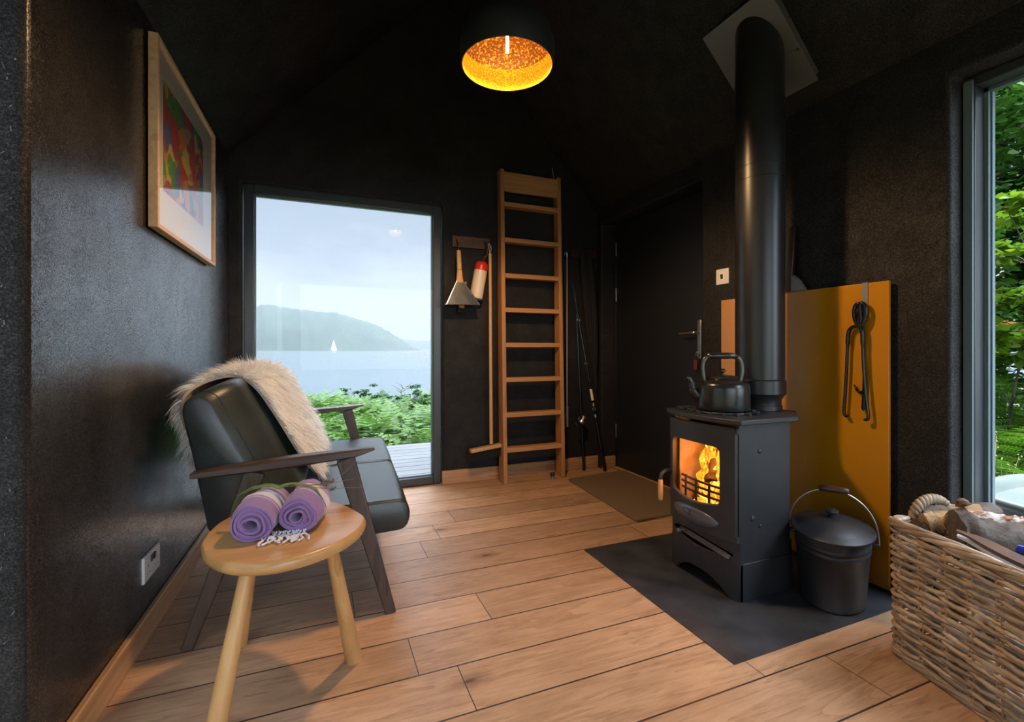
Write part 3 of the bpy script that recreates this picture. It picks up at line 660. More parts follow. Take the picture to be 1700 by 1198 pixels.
for _ in range(ntuft):
    s = random.random()**.85*.93; t = random.random(); 
    p, _, d = skin_pt(s, t); n = skin_n(s)
    # the hair lies roughly along the drop of the hide and out at the rims
    fall = Vector((d.x, 0, d.z)) * (-1 if s < .42 else 1)
    edge = (t-.5)*2
    lean = Vector((0, .55*edge*abs(edge), 0)) + fall*(.55 if s < .36 or s > .5 else .15) + Vector((random.gauss(0, .25), random.gauss(0, .25), random.gauss(0, .2)))
    L = random.uniform(.045, .078); tip = (n*1.0 + lean).normalized(); dr = fall*.45 + Vector((0, .12*edge, -.45)) + Vector((random.gauss(0, .15), random.gauss(0, .15), 0))
    for _ in range(13):
        s2 = min(.97, max(0, s+random.gauss(0, .007))); t2 = min(1, max(0, t+random.gauss(0, .017)))
        p2, _, _ = skin_pt(s2, t2)
        strand(p2 + n*.012, (tip + Vector((random.gauss(0, .16), random.gauss(0, .16), random.gauss(0, .16)))).normalized(), L*random.uniform(.75, 1.1), dr, random.uniform(.0011, .0019), V, F)
fur = raw_mesh('fur', V, F, 'wool', skin, False); fur['kind'] = 'stuff'

# ================================================================== SIDE TABLE
tb = thing('side_table', 'three-legged oak side table with a rounded triangular top', 'side table', (-.08, 1.45, 0))
outl = [(-.284, 1.42), (-.281, 1.50), (-.262, 1.585), (-.20, 1.675), (-.105, 1.712), (-.01, 1.688), (.065, 1.61), (.115, 1.50), (.127, 1.435), (.105, 1.36), (.05, 1.285), (-.03, 1.235), (-.115, 1.222), (-.195, 1.255), (-.255, 1.33)]
ov = bez([Vector((*p, 0)) for p in outl + [outl[0]]], 6)[:-1]
cxo = sum(p.x for p in ov)/len(ov); cyo = sum(p.y for p in ov)/len(ov)
vs = []; fs = []; k = len(ov)
rings = [(.86, .4145), (.93, .4155), (.972, .420), (.993, .428), (1, .4345), (.994, .442), (.978, .4475), (.95, .4495), (.5, .450)]
for s, z in rings:
    for p in ov: vs.append((cxo+(p.x-cxo)*s, cyo+(p.y-cyo)*s, z))
for i in range(len(rings)-1):
    for j in range(k): fs.append((i*k+j, i*k+(j+1) % k, (i+1)*k+(j+1) % k, (i+1)*k+j))
fs += [tuple(range(k-1, -1, -1)), tuple((len(rings)-1)*k+j for j in range(k))]
mesh_obj('table_top', MB().add(vs, fs), 'table', tb, smooth=40)
for p0, p1 in (((-.160, 1.285, .416), (-.232, 1.205, 0)), ((.03, 1.345, .416), (.098, 1.500, 0)), ((-.175, 1.56, .416), (-.238, 1.715, 0))):
    p0 = Vector(p0); p1 = Vector(p1)
    pts = [p0.lerp(p1, t) for t in (0, .25, .5, .75, .97, 1)]
    mesh_obj('leg', MB().tube(pts, [.0165, .0185, .0205, .0225, .0245, .0235], 20), 'table_z', tb, smooth=50)

# rolled towels
TD = Vector((.17, .985, 0)).normalized(); TX = Vector((TD.y, -TD.x, 0)); ZT = .451
def towel(name, label, cx0, cy0, R, turns, L, seed, squash):
    o = thing(name, label, 'towel', (cx0, cy0, ZT), math.atan2(TD.y, TD.x), 'rolled towels on the side table')
    th = .0066; n = int(turns*34); r0 = R - th*turns*.92
    cs = []
    for i in range(n+1):
        a = i/34*2*PI + seed; r = max(.006, r0 + (R-r0)*i/n) * (1+.05*math.sin(2*a*.97+seed)+.04*math.sin(3.1*a)+.05*mnoise.noise((a*.9, seed, 1)))
        cs.append((r*math.cos(a), r*math.sin(a)*squash, a))
    zmin = min(c[1] for c in cs)
    vs = []; fs = []; ny = 12
    prof = []
    for sgn in (1, -1):
        seq = cs if sgn == 1 else cs[::-1]
        for c0, c1, a in seq:
            rr = math.hypot(c0, c1) or 1e-4; h = th*.40*sgn
            prof.append((c0*(1+h/rr), c1*(1+h/rr) - zmin + th*.42))
    kp = len(prof)
    for j in range(ny+1):
        t = j/ny; x = L*t
        wob = .005*math.sin(t*5+seed)
        for i, (yy, zz) in enumerate(prof):
            f = i/kp; f = min(f, 1-f)*2
            push = (.012*math.sin(f*20+seed)*(1-f) - .006*(1-f))*(1-t*2) if j in (0, ny) else 0
            bul = 1 - .10*(2*t-1)**4
            cr = .0035*mnoise.noise((x*28, yy*26, seed)) + .002*mnoise.noise((x*70, yy*50+zz*50, seed)); vs.append((x+push, yy*bul+wob+cr, .003+ (zz-.003)*(bul if zz > .03 else 1) + max(0, zz-.02)*cr*12))
    for j in range(ny):
        for i in range(kp): fs.append((j*kp+i, j*kp+(i+1) % kp, (j+1)*kp+(i+1) % kp, (j+1)*kp+i))
    for e in (0, ny):       # cloth edge at both ends
        for i in range(kp//2-1):
            a, b = i, kp-1-i; fs.append((e*kp+a, e*kp+a+1, e*kp+b-1, e*kp+b))
    mesh_obj('cotton_roll', MB().add(vs, fs), 'towel', o, smooth=60, world=False)
    return o
t1 = towel('rolled_towel', 'purple striped towel roll on the left, nearer the wall', -.162, 1.372, .056, 6.6, .185, .4, .90)
t2 = towel('rolled_towel', 'purple striped towel roll on the right with white tassels in front', -.050, 1.385, .054, 6.4, .190, 2.0, .93)
# knotted fringe of the right-hand towel, spilling over the table top
for i in range(20):
    s = i/19; x = -.008 + .004*math.sin(i*2.1); y = .088 - .105*s
    L = random.uniform(.035, .065); a = PI + random.gauss(.1, .35)
    pts = [(x+.004, y, .010), (x-.006, y+random.gauss(0, .003), .0055)]
    for q in range(1, 6): pts.append((x-.006+math.cos(a)*L*q/5+random.gauss(0, .0012), y+math.sin(a)*L*q/5+.004*math.sin(q*1.7+i), .0052))
    tp = bez(pts, 4)
    mesh_obj('tassel', MB().tube([p + Vector((0, 0, .0008*math.sin(k*2.2))) for k, p in enumerate(tp)], [.0023+.0007*math.sin(k*2.0) for k in range(len(tp))], 6), 'tassel', t2, smooth=60, world=False)
# plaited grass tie with a sprig of dried flower heads
tie = thing('grass_tie_with_dried_sprig', 'green grass tie round both towel rolls with a dried flower sprig', 'sprig', (-.10, 1.47, .45))
mb = MB(); c0 = Vector((-.105, 1.47, 0))
for q in range(9):
    off = random.gauss(0, .005); pts = []
    for t in np.linspace(0, 1, 15):
        a = -.119 + .236*t; x = c0.x + TX.x*a; y = c0.y + TX.y*a + TD.y*(off + .006*math.sin(t*9+q))
        ang = min(1, abs(a)/.118)
        dip = -.009*math.exp(-((a+.0)/.014)**2)
        z = ZT + .056 + .058*math.sqrt(max(0, 1-ang**2.6)) + dip + random.uniform(-.001, .0035)
        pts.append((x, y, z))
    mb.tube(bez(pts, 2), random.uniform(.0014, .0028), 6, flat=.6)
mesh_obj('grass_tie', mb, 'grass_tie', tie, smooth=60)
S0 = Vector((-.03, 1.455, .560))
def sprig(pts, r0=.0011, r1=.0004):
    pp = bez(pts, 8); n = len(pp); mesh_obj('stem', MB().tube(pp, [r0+(r1-r0)*i/n for i in range(n)], 6), 'stem', tie, smooth=60)
sprig([S0+Vector((-.07, .01, 0)), S0, S0+Vector((.055, -.01, .004)), S0+Vector((.095, .004, .022)), S0+Vector((.132, .01, .055))])
sprig([S0, S0+Vector((.05, -.012, -.001)), S0+Vector((.10, -.012, .006)), S0+Vector((.125, -.01, .004))])
sprig([S0+Vector((-.01, -.01, 0)), S0+Vector((.05, -.035, -.006)), S0+Vector((.11, -.045, -.008)), S0+Vector((.16, -.05, -.010))])
for i, (x, y, z) in enumerate([(.040, -.012, .004), (.052, -.013, .006), (.060, -.008, .003), (.068, -.009, .007), (.046, -.018, .000), (.064, -.040, -.006), (.070, -.040, -.004), (.060, -.036, -.010)]):
    mb = MB()
    for q in range(7): mb.ico(S0+Vector((x+random.gauss(0, .003), y+random.gauss(0, .003), z+random.gauss(0, .003))), random.uniform(.0016, .003), .4, 1, q)
    mesh_obj('flower_head', mb, 'flower', tie, smooth=60)

# ================================================================== PICTURE
pc = thing('framed_picture', 'framed abstract print in a pale wood frame on the left wall', 'picture', (-.515, 2.28, 1.67), -math.radians(1.5))
fw, Y0, Y1, Z0, Z1 = .016, -.402, .407, -.318, .326     # local y along the wall, z up, x off the wall
wl0 = .004
mb = MB()
for a in ((Y0, Y0+fw, Z0, Z1), (Y1-fw, Y1, Z0, Z1), (Y0+fw, Y1-fw, Z1-fw, Z1), (Y0+fw, Y1-fw, Z0, Z0+fw)): mb.box(wl0, wl0+.028, a[0], a[1], a[2], a[3])
mesh_obj('frame', mb, 'pale_oak', pc, bevel=.0015, world=False)
mesh_obj('mount', MB().box(wl0+.010, wl0+.013, Y0+fw, Y1-fw, Z0+fw, Z1-fw), 'mat_board', pc, world=False, smooth=0)
mesh_obj('print', MB().box(wl0+.0132, wl0+.0136, -.30, .235, -.165, .225), 'art', pc, world=False, smooth=0)
mesh_obj('glazing', MB().box(wl0+.018, wl0+.020, Y0+fw, Y1-fw, Z0+fw, Z1-fw), 'pic_glass', pc, world=False, smooth=0)

# double socket and light switch
so = thing('wall_socket', 'white double wall socket low on the left wall', 'socket', (-.529, 1.918, .229), math.radians(-1.5))
mesh_obj('face_plate', MB().box(-.001, .010, -.0735, .0735, -.043, .043), 'white_plastic', so, bevel=.004, seg=3, world=False)
for s in (-1, 1):
    mesh_obj('rocker', MB().obox((.0115, s*.012, .020), (.006, .012, .022), Euler((0, .14, 0)).to_matrix()), 'black_plastic', so, bevel=.001, world=False)
    c = s*.038
    mb = MB().box(.0098, .0104, c-.002, c+.002, .000, .009).box(.0098, .0104, c-.014, c-.007, -.021, -.017).box(.0098, .0104, c+.007, c+.014, -.021, -.017)
    mesh_obj('pin_holes', mb, 'black_plastic', so, smooth=0, world=False)
sw = thing('light_switch', 'white single light switch beside the door', 'switch', (XR, 1.936, 1.345), PI)
mesh_obj('face_plate', MB().box(-.001, .009, -.043, .043, -.043, .043), 'white_plastic', sw, bevel=.004, seg=3, world=False)
mesh_obj('surround', MB().box(.009, .0105, -.017, .017, -.024, .024), 'mat_board', sw, bevel=.001, world=False)
mesh_obj('rocker', MB().obox((.0115, 0, 0), (.006, .014, .026), Euler((0, .16, 0)).to_matrix()), 'black_plastic', sw, bevel=.001, world=False)

# ================================================================== LADDER
la = thing('loft_ladder', 'orange-brown pine ladder leaning on the end wall', 'ladder', (1.43, 3.05, 0))
lx0, lx1 = 1.205, 1.665; rt = .030
lean = lambda z: 3.045 + (3.140-3.045)*z/2.22
for x in (lx0, lx1):
    x1_ = x + (.002 if x == lx0 else .045)*0
    mesh_obj('stile', MB().bar((x, lean(0)+.035, .0), (x+.01, lean(2.24)+.020, 2.24), rt, .095, rt, .070, side=(1, 0, 0)), 'pine_z', la, bevel=.003)
for z in (2.005, 1.745, 1.487, 1.240, .990, .742, .493, .247):
    y = lean(z)
    mesh_obj('tread', MB().box(lx0+rt/2, lx1-rt/2+.008, y-.012, y+.058, z-.032, z), 'pine_x', la, bevel=.003)
mesh_obj('top_board', MB().box(lx0+rt/2+.004, lx1-rt/2+.012, lean(2.16)-.010, lean(2.16)+.018, 2.085, 2.225), 'pine_x', la, bevel=.003)

# hook rack with the cleaning things
rk = thing('hook_board', 'old stained timber board with hooks beside the window', 'hook board', (1.0, YE, 1.70))
mb = MB().box(.862, 1.142, YE-.022, YE, 1.662, 1.742); mb.v = [(x, y, z-(x-1)*.0) for x, y, z in mb.v]
mesh_obj('board', mb, 'rust', rk, bevel=.003)
for x in (.888, 1.098, 1.128):
    mesh_obj('hook', MB().tube(bez([(x, YE-.018, 1.715), (x, YE-.045, 1.70), (x, YE-.062, 1.672), (x, YE-.075, 1.655), (x, YE-.088, 1.668), (x, YE-.09, 1.68)], 5), .0035, 8), 'dark_steel', rk)
# dustpan hanging by its handle
dp = thing('dustpan', 'steel dustpan with a wooden handle hanging from the hook board', 'dustpan', (.888, 3.115, 1.64))
mb = MB().tube([(.888, 3.118, 1.622), (.888, 3.118, 1.655)], .0015, 6); mesh_obj('cord', mb, 'stem', dp)
mesh_obj('handle', MB().bar((.888, 3.118, 1.625), (.891, 3.108, 1.49), .026, .022, .030, .024, side=(1, 0, 0)).bar((.891, 3.108, 1.49), (.892, 3.104, 1.40), .030, .024, .050, .026, side=(1, 0, 0)), 'beech_z', dp, bevel=.003)
a0, a1, b0, b1 = (.872, 3.095, 1.415), (.915, 3.095, 1.415), (.790, 3.065, 1.245), (1.025, 3.065, 1.250)
ba0, ba1, bb0, bb1 = (.862, 3.150, 1.405), (.930, 3.150, 1.405), (.800, 3.165, 1.250), (1.030, 3.165, 1.255)
mb = MB()
def sheet(mb, q, t):
    q = [Vector(p) for p in q]; n = (q[1]-q[0]).cross(q[2]-q[0]).normalized()*t
    mb.add(q + [p+n for p in q], [(0, 1, 2, 3), (7, 6, 5, 4), (0, 4, 5, 1), (1, 5, 6, 2), (2, 6, 7, 3), (3, 7, 4, 0)])
sheet(mb, [a0, a1, b1, b0], .0012); sheet(mb, [a0, b0, bb0, ba0], .0012); sheet(mb, [a1, b1, bb1, ba1], .0012); sheet(mb, [a0, a1, ba1, ba0], .0012)
mesh_obj('pan', mb, 'zinc', dp, smooth=0)
mesh_obj('rim', MB().tube([a0, b0], .003, 6).tube([a1, b1], .003, 6).tube([b0, b1], .002, 6), 'zinc', dp)
hb = thing('hand_brush', 'small dark hand brush hidden behind the dustpan', 'brush', (.93, 3.15, 1.25))
mesh_obj('back', MB().bar((.945, 3.175, 1.42), (.925, 3.175, 1.235), .034, .018, .04, .02, side=(1, 0, 0)), 'beech_z', hb, bevel=.003)
mesh_obj('bristles', MB().bar((.925, 3.178, 1.235), (.922, 3.178, 1.20), .05, .030, .056, .036, side=(1, 0, 0)), 'bristle', hb, bevel=.003)
# white flask with red cap
bt = thing('cream_bottle', 'cream bottle with a red cap hanging tilted behind the dustpan', 'bottle', (1.04, 3.13, 1.30))
bd = (Vector((1.064, 3.135, 1.55)) - Vector((1.018, 3.135, 1.30))).normalized(); Mb = bd.to_track_quat('Z', 'X').to_matrix()
mesh_obj('bottle_body', MB().lathe([(0, 0), (.040, 0), (.046, .006), (.047, .02), (.047, .19), (.046, .205)], (1.018, 3.135, 1.297), 28, M=Mb), 'cream_plastic', bt, smooth=40)
mesh_obj('cap', MB().lathe([(.0475, .203), (.0475, .235), (.042, .256), (.028, .268), (.0, .270)], (1.018, 3.135, 1.297), 28, M=Mb), 'red', bt, smooth=40)
mesh_obj('cap_loop', MB().tube(bez([(1.062, 3.125, 1.545), (1.075, 3.112, 1.585), (1.095, 3.112, 1.61), (1.098, 3.115, 1.655)], 5), .0018, 6), 'stem', bt)
# broom
br = thing('broom', 'wooden broom with a long handle hanging head-down by the window', 'broom', (1.12, 3.12, .25))
mesh_obj('handle', MB().tube([(1.118, 3.115, 1.62), (1.120, 3.112, 1.0), (1.124, 3.108, .275)], [.0115, .012, .0125], 14), 'beech_z', br, smooth=50)
mesh_obj('cord', MB().tube(bez([(1.118, 3.115, 1.615), (1.110, 3.112, 1.65), (1.108, 3.112, 1.69), (1.124, 3.112, 1.66), (1.119, 3.114, 1.617)], 5), .0016, 6), 'tassel', br)
mesh_obj('head', MB().bar((.968, 3.108, .236), (1.196, 3.108, .262), .050, .026, side=(0, 1, 0)), 'beech_z', br, bevel=.006, seg=3)
mb = MB()
for i in range(24):
    for j in range(5):
        x = .972 + .218*i/23; mb.tube([(x, 3.09+.009*j, .226+.026*(i/23)), (x+random.gauss(-.004, .004), 3.086+.011*j+random.gauss(0, .003), .165+.026*i/23)], .003, 4)
o = mesh_obj('bristles', mb, 'bristle', br); o['kind'] = 'stuff'

# pole, rods and reel in the corner
po = thing('window_pole', 'thin grey pole with a hook hanging right of the ladder', 'pole', (1.772, 3.175, .36))
mesh_obj('shaft', MB().tube([(1.772, 3.176, .50), (1.772, 3.176, 1.655)], .0062, 10), 'grey_metal', po)
mesh_obj('grip', MB().tube([(1.772, 3.176, .345), (1.772, 3.176, .50)], .0105, 12), 'grey_metal', po)
mesh_obj('hook', MB().tube(bez([(1.772, 3.176, 1.655), (1.772, 3.176, 1.675), (1.765, 3.176, 1.69), (1.752, 3.176, 1.685), (1.75, 3.176, 1.67)], 5), .004, 8), 'steel', po)
nail = thing('wire_hook', 'short pale wire sticking up behind the ladder top', 'wire', (1.66, 3.19, 2.25))
mesh_obj('wire', MB().tube(bez([(1.664, 3.196, 2.22), (1.662, 3.188, 2.25), (1.648, 3.185, 2.33)], 6), .0022, 6), 'white', nail)
hr = thing('coat_rack', 'small dark red-brown coat rack in the corner by the door', 'coat rack', (1.93, YE, 1.70))
mesh_obj('board', MB().box(1.815, 2.045, YE-.018, YE, 1.665, 1.73), 'black_wood', hr, bevel=.003)
for x in (1.85, 1.93, 2.01): mesh_obj('peg', MB().tube([(x, YE-.016, 1.695), (x, YE-.06, 1.71)], .006, 8), 'black_wood', hr)
fb = thing('hanging_fabric_bundle', 'long black fabric bundle hanging from the rack and tapering downwards', 'fabric bundle', (1.96, 3.14, .62))
pts = bez([(1.925, 3.155, 1.70), (1.935, 3.145, 1.60), (1.955, 3.14, 1.35), (1.98, 3.14, 1.05), (2.005, 3.145, .80), (2.02, 3.15, .63)], 6); n = len(pts)
vs = []; fs = []
for i, p in enumerate(pts):
    t = i/(n-1); R = .012 + .045*math.sin(PI*min(1, .12+t*1.05))**.8*(1-.35*t)
    for j in range(26):
        a = 2*PI*j/26; rr = R*(1+.20*math.cos(6*a+t*2)); vs.append((p.x+math.cos(a)*rr, p.y+math.sin(a)*rr*.7, p.z))
for i in range(n-1):
    for j in range(26): fs.append((i*26+j, i*26+(j+1) % 26, i*26+26+(j+1) % 26, i*26+26+j))
fs += [tuple(range(26)), tuple((n-1)*26+j for j in range(26))]
mesh_obj('fabric', MB().add(vs, fs), 'black_fabric', fb, smooth=60)
mesh_obj('loop', MB().tube(bez([(1.925, 3.155, 1.69), (1.918, 3.15, 1.73), (1.93, 3.148, 1.735), (1.93, 3.155, 1.69)], 4), .003, 6), 'black_fabric', fb)
rd = thing('fishing_rod', 'black fishing rod with a white band leaning into the corner by the door', 'fishing rod', (2.035, 3.06, 0))
r0, r1 = Vector((2.045, 3.065, .0)), Vector((1.812, 3.168, 1.46)); L = lambda t: r0.lerp(r1, t)
mesh_obj('blank', MB().tube([L(t) for t in (.26, .5, .75, 1)], [.0065, .005, .0035, .002], 8), 'carbon', rd)
mesh_obj('butt_grip', MB().tube([L(t) for t in (0, .02, .22, .26)], [.013, .014, .0125, .009], 12), 'carbon', rd)
mesh_obj('white_band', MB().tube([L(.375), L(.435)], .0105, 12), 'white', rd)
for t in (.285, .345): mesh_obj('reel_seat', MB().tube([L(t), L(t+.016)], .0105, 12), 'brass' if t > .3 else 'steel', rd)
for t in (.33, .57, .8): mesh_obj('line_guide', MB().tube([L(t)+Vector((-.010+.012*math.cos(a), -.014, .012*math.sin(a))) for a in np.linspace(0, 2*PI, 14, False)], .0016, 6, True), 'steel', rd)
rl = thing('fishing_reel', 'silver and black spinning reel on a rod behind the ladder foot', 'fishing reel', (1.855, 3.11, .38))
c = Vector((1.855, 3.10, .385))
mesh_obj('spool', MB().lathe([(.0, .05), (.020, .05), (.022, .044), (.017, .04), (.017, .018), (.024, .014), (.026, -.004), (.018, -.012), (0, -.014)], c, 24, M=Matrix.Rotation(.5, 3, 'Y')), 'steel', rl, smooth=40)
mesh_obj('body', MB().tube(bez([c+Vector((.005, .01, -.01)), c+Vector((.012, .02, -.04)), c+Vector((.03, .03, -.055))], 5), [.016]*6+[.014]*5, 12), 'carbon', rl)
mesh_obj('bail', MB().tube([c+Vector((.032*math.cos(a), -.010, .02+.032*math.sin(a))) for a in np.linspace(.2, PI-.1, 14)], .0016, 6), 'steel', rl)
mesh_obj('crank', MB().tube(bez([c+Vector((-.01, 0, -.02)), c+Vector((-.04, -.01, -.02)), c+Vector((-.055, -.02, -.005))], 5), .003, 8), 'steel', rl)
mesh_obj('knob', MB().ico(c+Vector((-.06, -.022, -.008)), .010, 0, 2, 0, (.8, .8, 1.3)), 'blue', rl)
sp = thing('spinning_rod', 'thin dark rod carrying the reel behind the ladder', 'fishing rod', (1.88, 3.15, 0))
mesh_obj('blank', MB().tube([(1.905, 3.145, 0), (1.885, 3.152, .4), (1.845, 3.175, 1.40)], [.011, .009, .002], 8), 'carbon', sp)
ds = thing('door_stop', 'small dark metal door stop on the floor under the ladder', 'door stop', (1.575, 3.04, 0))
mesh_obj('base', MB().lathe([(.013, 0), (.013, .004), (.008, .006), (.008, .02)], (1.575, 3.04, 0), 20), 'steel', ds, smooth=40)
mesh_obj('cap', MB().lathe([(.016, .018), (.018, .022), (.018, .036), (.014, .042), (0, .043)], (1.575, 3.04, 0), 20), 'black_plastic', ds, smooth=40)
# doormat
dm = mesh_obj('doormat', MB().prism(rounded([(1.60, 2.095), (2.17, 2.11), (2.165, 2.99), (1.655, 2.955)], .02), .001, .014, lambda u, v, w: (u, v, w)), 'coir', at=(1.88, 2.53, 0), bevel=.003); tag(dm, 'brown coir doormat on the oak floor in front of the door', 'doormat')

# ================================================================== STOVE
sv = thing('wood_stove', 'black cast-iron wood stove with a burning fire behind its glass door', 'stove', (1.60, 1.46, .003))
YC, HW = 1.462, .175
xf = lambda y: 1.449 - .030*(1-((y-YC)/HW)**2) - .02*(y-YC)*0
def bowed(name, cols, iv, off, th, m, smooth=35, bevel=0, parent=None):
    """upright panel following the bowed front; iv(y) gives the solid spans in z at each column"""
    mb = MB(); prev = None
    for y in cols:
        cur = (y, iv(y))
        if prev is not None:
            for (a0, a1), (b0, b1) in zip(prev[1], cur[1]):
                vs = []
                for yy, (z0, z1) in ((prev[0], (a0, a1)), (y, (b0, b1))):
                    x = xf(yy)+off
                    vs += [(x, yy, z0), (x, yy, z1), (x+th, yy, z1), (x+th, yy, z0)]
                mb.add(vs, [(0, 1, 5, 4), (1, 2, 6, 5), (2, 3, 7, 6), (3, 0, 4, 7)])
                if prev[0] == cols[0]: mb.add(vs[:4], [(3, 2, 1, 0)])
                if y == cols[-1]: mb.add(vs[4:], [(0, 1, 2, 3)])
        prev = cur
    o = mesh_obj(name, mb, m, parent or sv, smooth=smooth, recalc=True)
    bm = bmesh.new(); bm.from_mesh(o.data); bmesh.ops.remove_doubles(bm, verts=bm.verts, dist=1e-5); bm.to_mesh(o.data); bm.free()
    o.data.set_sharp_from_angle(angle=math.radians(smooth)); return o
lin = lambda a, b, n: [a+(b-a)*i/n for i in range(n+1)]
# firebox body: open-fronted shell with chamfered rear
plan = [(1.449, 1.287), (1.72, 1.287), (1.85, 1.385), (1.85, 1.552), (1.72, 1.637), (1.449, 1.637)]
mb = MB(); t = .012
for i in range(5):
    a, b = Vector((*plan[i], 0)), Vector((*plan[i+1], 0)); n = Vector((b.y-a.y, -(b.x-a.x), 0)).normalized()*(-t)
    mb.prism([(a.x, a.y), (b.x, b.y), (b.x+n.x, b.y+n.y), (a.x+n.x, a.y+n.y)], .142, .664, lambda u, v, w: (u, v, w))
pin = [(1.60+(x-1.60)*.93, 1.462+(y-1.462)*.93) for x, y in plan]; mb.prism(pin, .652, .663, lambda u, v, w: (u, v, w)); mb.prism(pin, .215, .228, lambda u, v, w: (u, v, w))
mesh_obj('body', mb, 'iron', sv, smooth=30)
# stand with arched feet and the ash slot in front
mb = MB(); pl2 = [(1.447, 1.281), (1.724, 1.281), (1.856, 1.381), (1.856, 1.556), (1.724, 1.643), (1.447, 1.643)]
for i in range(5):
    a, b = Vector((*pl2[i], 0)), Vector((*pl2[i+1], 0)); n = Vector((b.y-a.y, -(b.x-a.x), 0)).normalized()*(-t)
    mb.prism([(a.x, a.y), (b.x, b.y), (b.x+n.x, b.y+n.y), (a.x+n.x, a.y+n.y)], .003, .142, lambda u, v, w: (u, v, w))
mesh_obj('stand', mb, 'iron', sv, bevel=.002)
def iv_stand(y):
    t = (y-1.281)/(1.643-1.281)
    arch = .003 + .062*(max(0, 1-abs((t-.5)/.40)**2.4))
    s0, s1 = .07, .95; q = (t-s0)/(s1-s0)
    if 0 < q < 1:
        mid = .172; lo = mid - .020*math.sin(PI*q)**.7 - .006*(1-q); hi = mid + .036*math.sin(PI*min(1, q*1.0))**.55*(.45+.55*q) + .004*q
    else: lo = hi = .172
    return [(arch, lo), (hi, .222)]
bowed('stand_front', lin(1.281, 1.643, 60), iv_stand, -.002, .012, 'iron')
mesh_obj('ash_pit', MB().box(1.46, 1.70, 1.30, 1.625, .10, .112), 'iron', sv, smooth=0)
mesh_obj('air_lever', MB().tube([(1.455, 1.56, .176), (1.418, 1.565, .176)], .004, 8).ico((1.414, 1.566, .176), .010, 0, 2), 'iron_grey', sv, smooth=60)
mesh_obj('ash_lip', MB().bar((1.436, 1.32, .158), (1.452, 1.60, .172), .02, .006), 'iron_grey', sv, bevel=.001)
# door with a round-cornered window
DY0, DY1 = 1.291, 1.641; WY0, WY1 = 1.348, 1.616
def iv_door(y):
    zlo = .224 - .000; zhi = .650
    q = (y-WY0)/(WY1-WY0)
    if 0 < q < 1:
        e = min(q, 1-q)*(WY1-WY0); r = .022; c = r-math.sqrt(max(0, r*r-(r-min(r, e))**2))
        bot = .348 - .020*math.sin(PI*q) + c; top = .568 + .004*math.sin(PI*q) - c
    else: bot = top = .46
    if q <= 0 or q >= 1: bot = top = .46
    return [(zlo, bot), (top, zhi)]
ccols = sorted(set([round(v, 5) for v in lin(DY0, DY1, 40)] + [WY0, WY1] + [WY0+.022*(1-math.cos(a)) for a in np.linspace(0.02, PI/2, 8)] + [WY1-.022*(1-math.cos(a)) for a in np.linspace(0.02, PI/2, 8)] + [WY0-.0004, WY1+.0004]))
dor = bowed('door', ccols, iv_door, -.016, .016, 'iron')
bowed('glass', lin(WY0-.004, WY1+.004, 24), lambda y: [(.322, .578)], -.004, .003, 'fire_glass', parent=dor)
bowed('window_lip', lin(WY0+.006, WY1-.006, 24), lambda y: [(.3475-.020*math.sin(PI*(y-WY0)/(WY1-WY0)), .3535-.020*math.sin(PI*(y-WY0)/(WY1-WY0)))], -.019, .012, 'iron_grey', parent=dor)
# oval lip with small emblem below the window
mb = MB(); n = 40; vs = []; fs = []
for i in range(9):
    ph = i/8*PI/2
    for j in range(n):
        a = 2*PI*j/n; yy = 1.478+.125*math.cos(a)*math.cos(ph); zz = .274+.033*math.sin(a)*math.cos(ph)
        vs.append((xf(yy)-.015-.014*math.sin(ph)+.006*(0), yy, zz + .010*math.sin(ph)))
for i in range(8):
    for j in range(n): fs.append((i*n+j, i*n+(j+1) % n, (i+1)*n+(j+1) % n, (i+1)*n+j))
mesh_obj('oval_grip', MB().add(vs, fs), 'iron_grey', dor, smooth=60)
em = [(xf(1.478)-.030+.004*abs(math.cos(a)), 1.478+.036*math.cos(a), .287+.011*math.sin(a)) for a in np.linspace(0, 2*PI, 30, False)]
mesh_obj('emblem', MB().tube(em, .0012, 6, True).tube([(xf(1.478)-.031, 1.478, .280), (xf(1.478)-.031, 1.478, .294)], .0012, 6), 'iron', dor, smooth=60)
for z in (.640, .236): mesh_obj('hinge', MB().tube([(1.440, 1.288, z-.010), (1.440, 1.288, z+.010)], .008, 12), 'iron', dor)
mb = MB().tube(bez([(1.442, 1.644, .405), (1.432, 1.652, .410), (1.415, 1.655, .405), (1.398, 1.657, .392), (1.395, 1.657, .368)], 6), .0085, 10)
hd = mesh_obj('door_handle', mb, 'iron', sv, smooth=60)
mesh_obj('wooden_grip', MB().lathe([(.0085, .0), (.0105, -.01), (.0112, -.05), (.0112, -.085), (.008, -.092), (0, -.093)], (1.395, 1.657, .372), 18), 'beech_z', hd, smooth=50)
mesh_obj('handle_boss', MB().lathe([(.018, 0), (.018, .006), (.010, .012), (0, .012)], (1.446, 1.640, .402), 18, M=Matrix.Rotation(-PI/2, 3, 'X')), 'iron', hd, smooth=40)
# top plate, overhanging with a bowed front
tp = [(xf(y)-.026 - (.0 if 1.30 < y < 1.63 else 0), y) for y in lin(1.262, 1.664, 20)]
tp += [(1.73, 1.664), (1.875, 1.565), (1.875, 1.372), (1.735, 1.262)]
mesh_obj('top_plate', MB().prism(tp, .664, .684, lambda u, v, w: (u, v, w)), 'iron', sv, bevel=.004, seg=3)
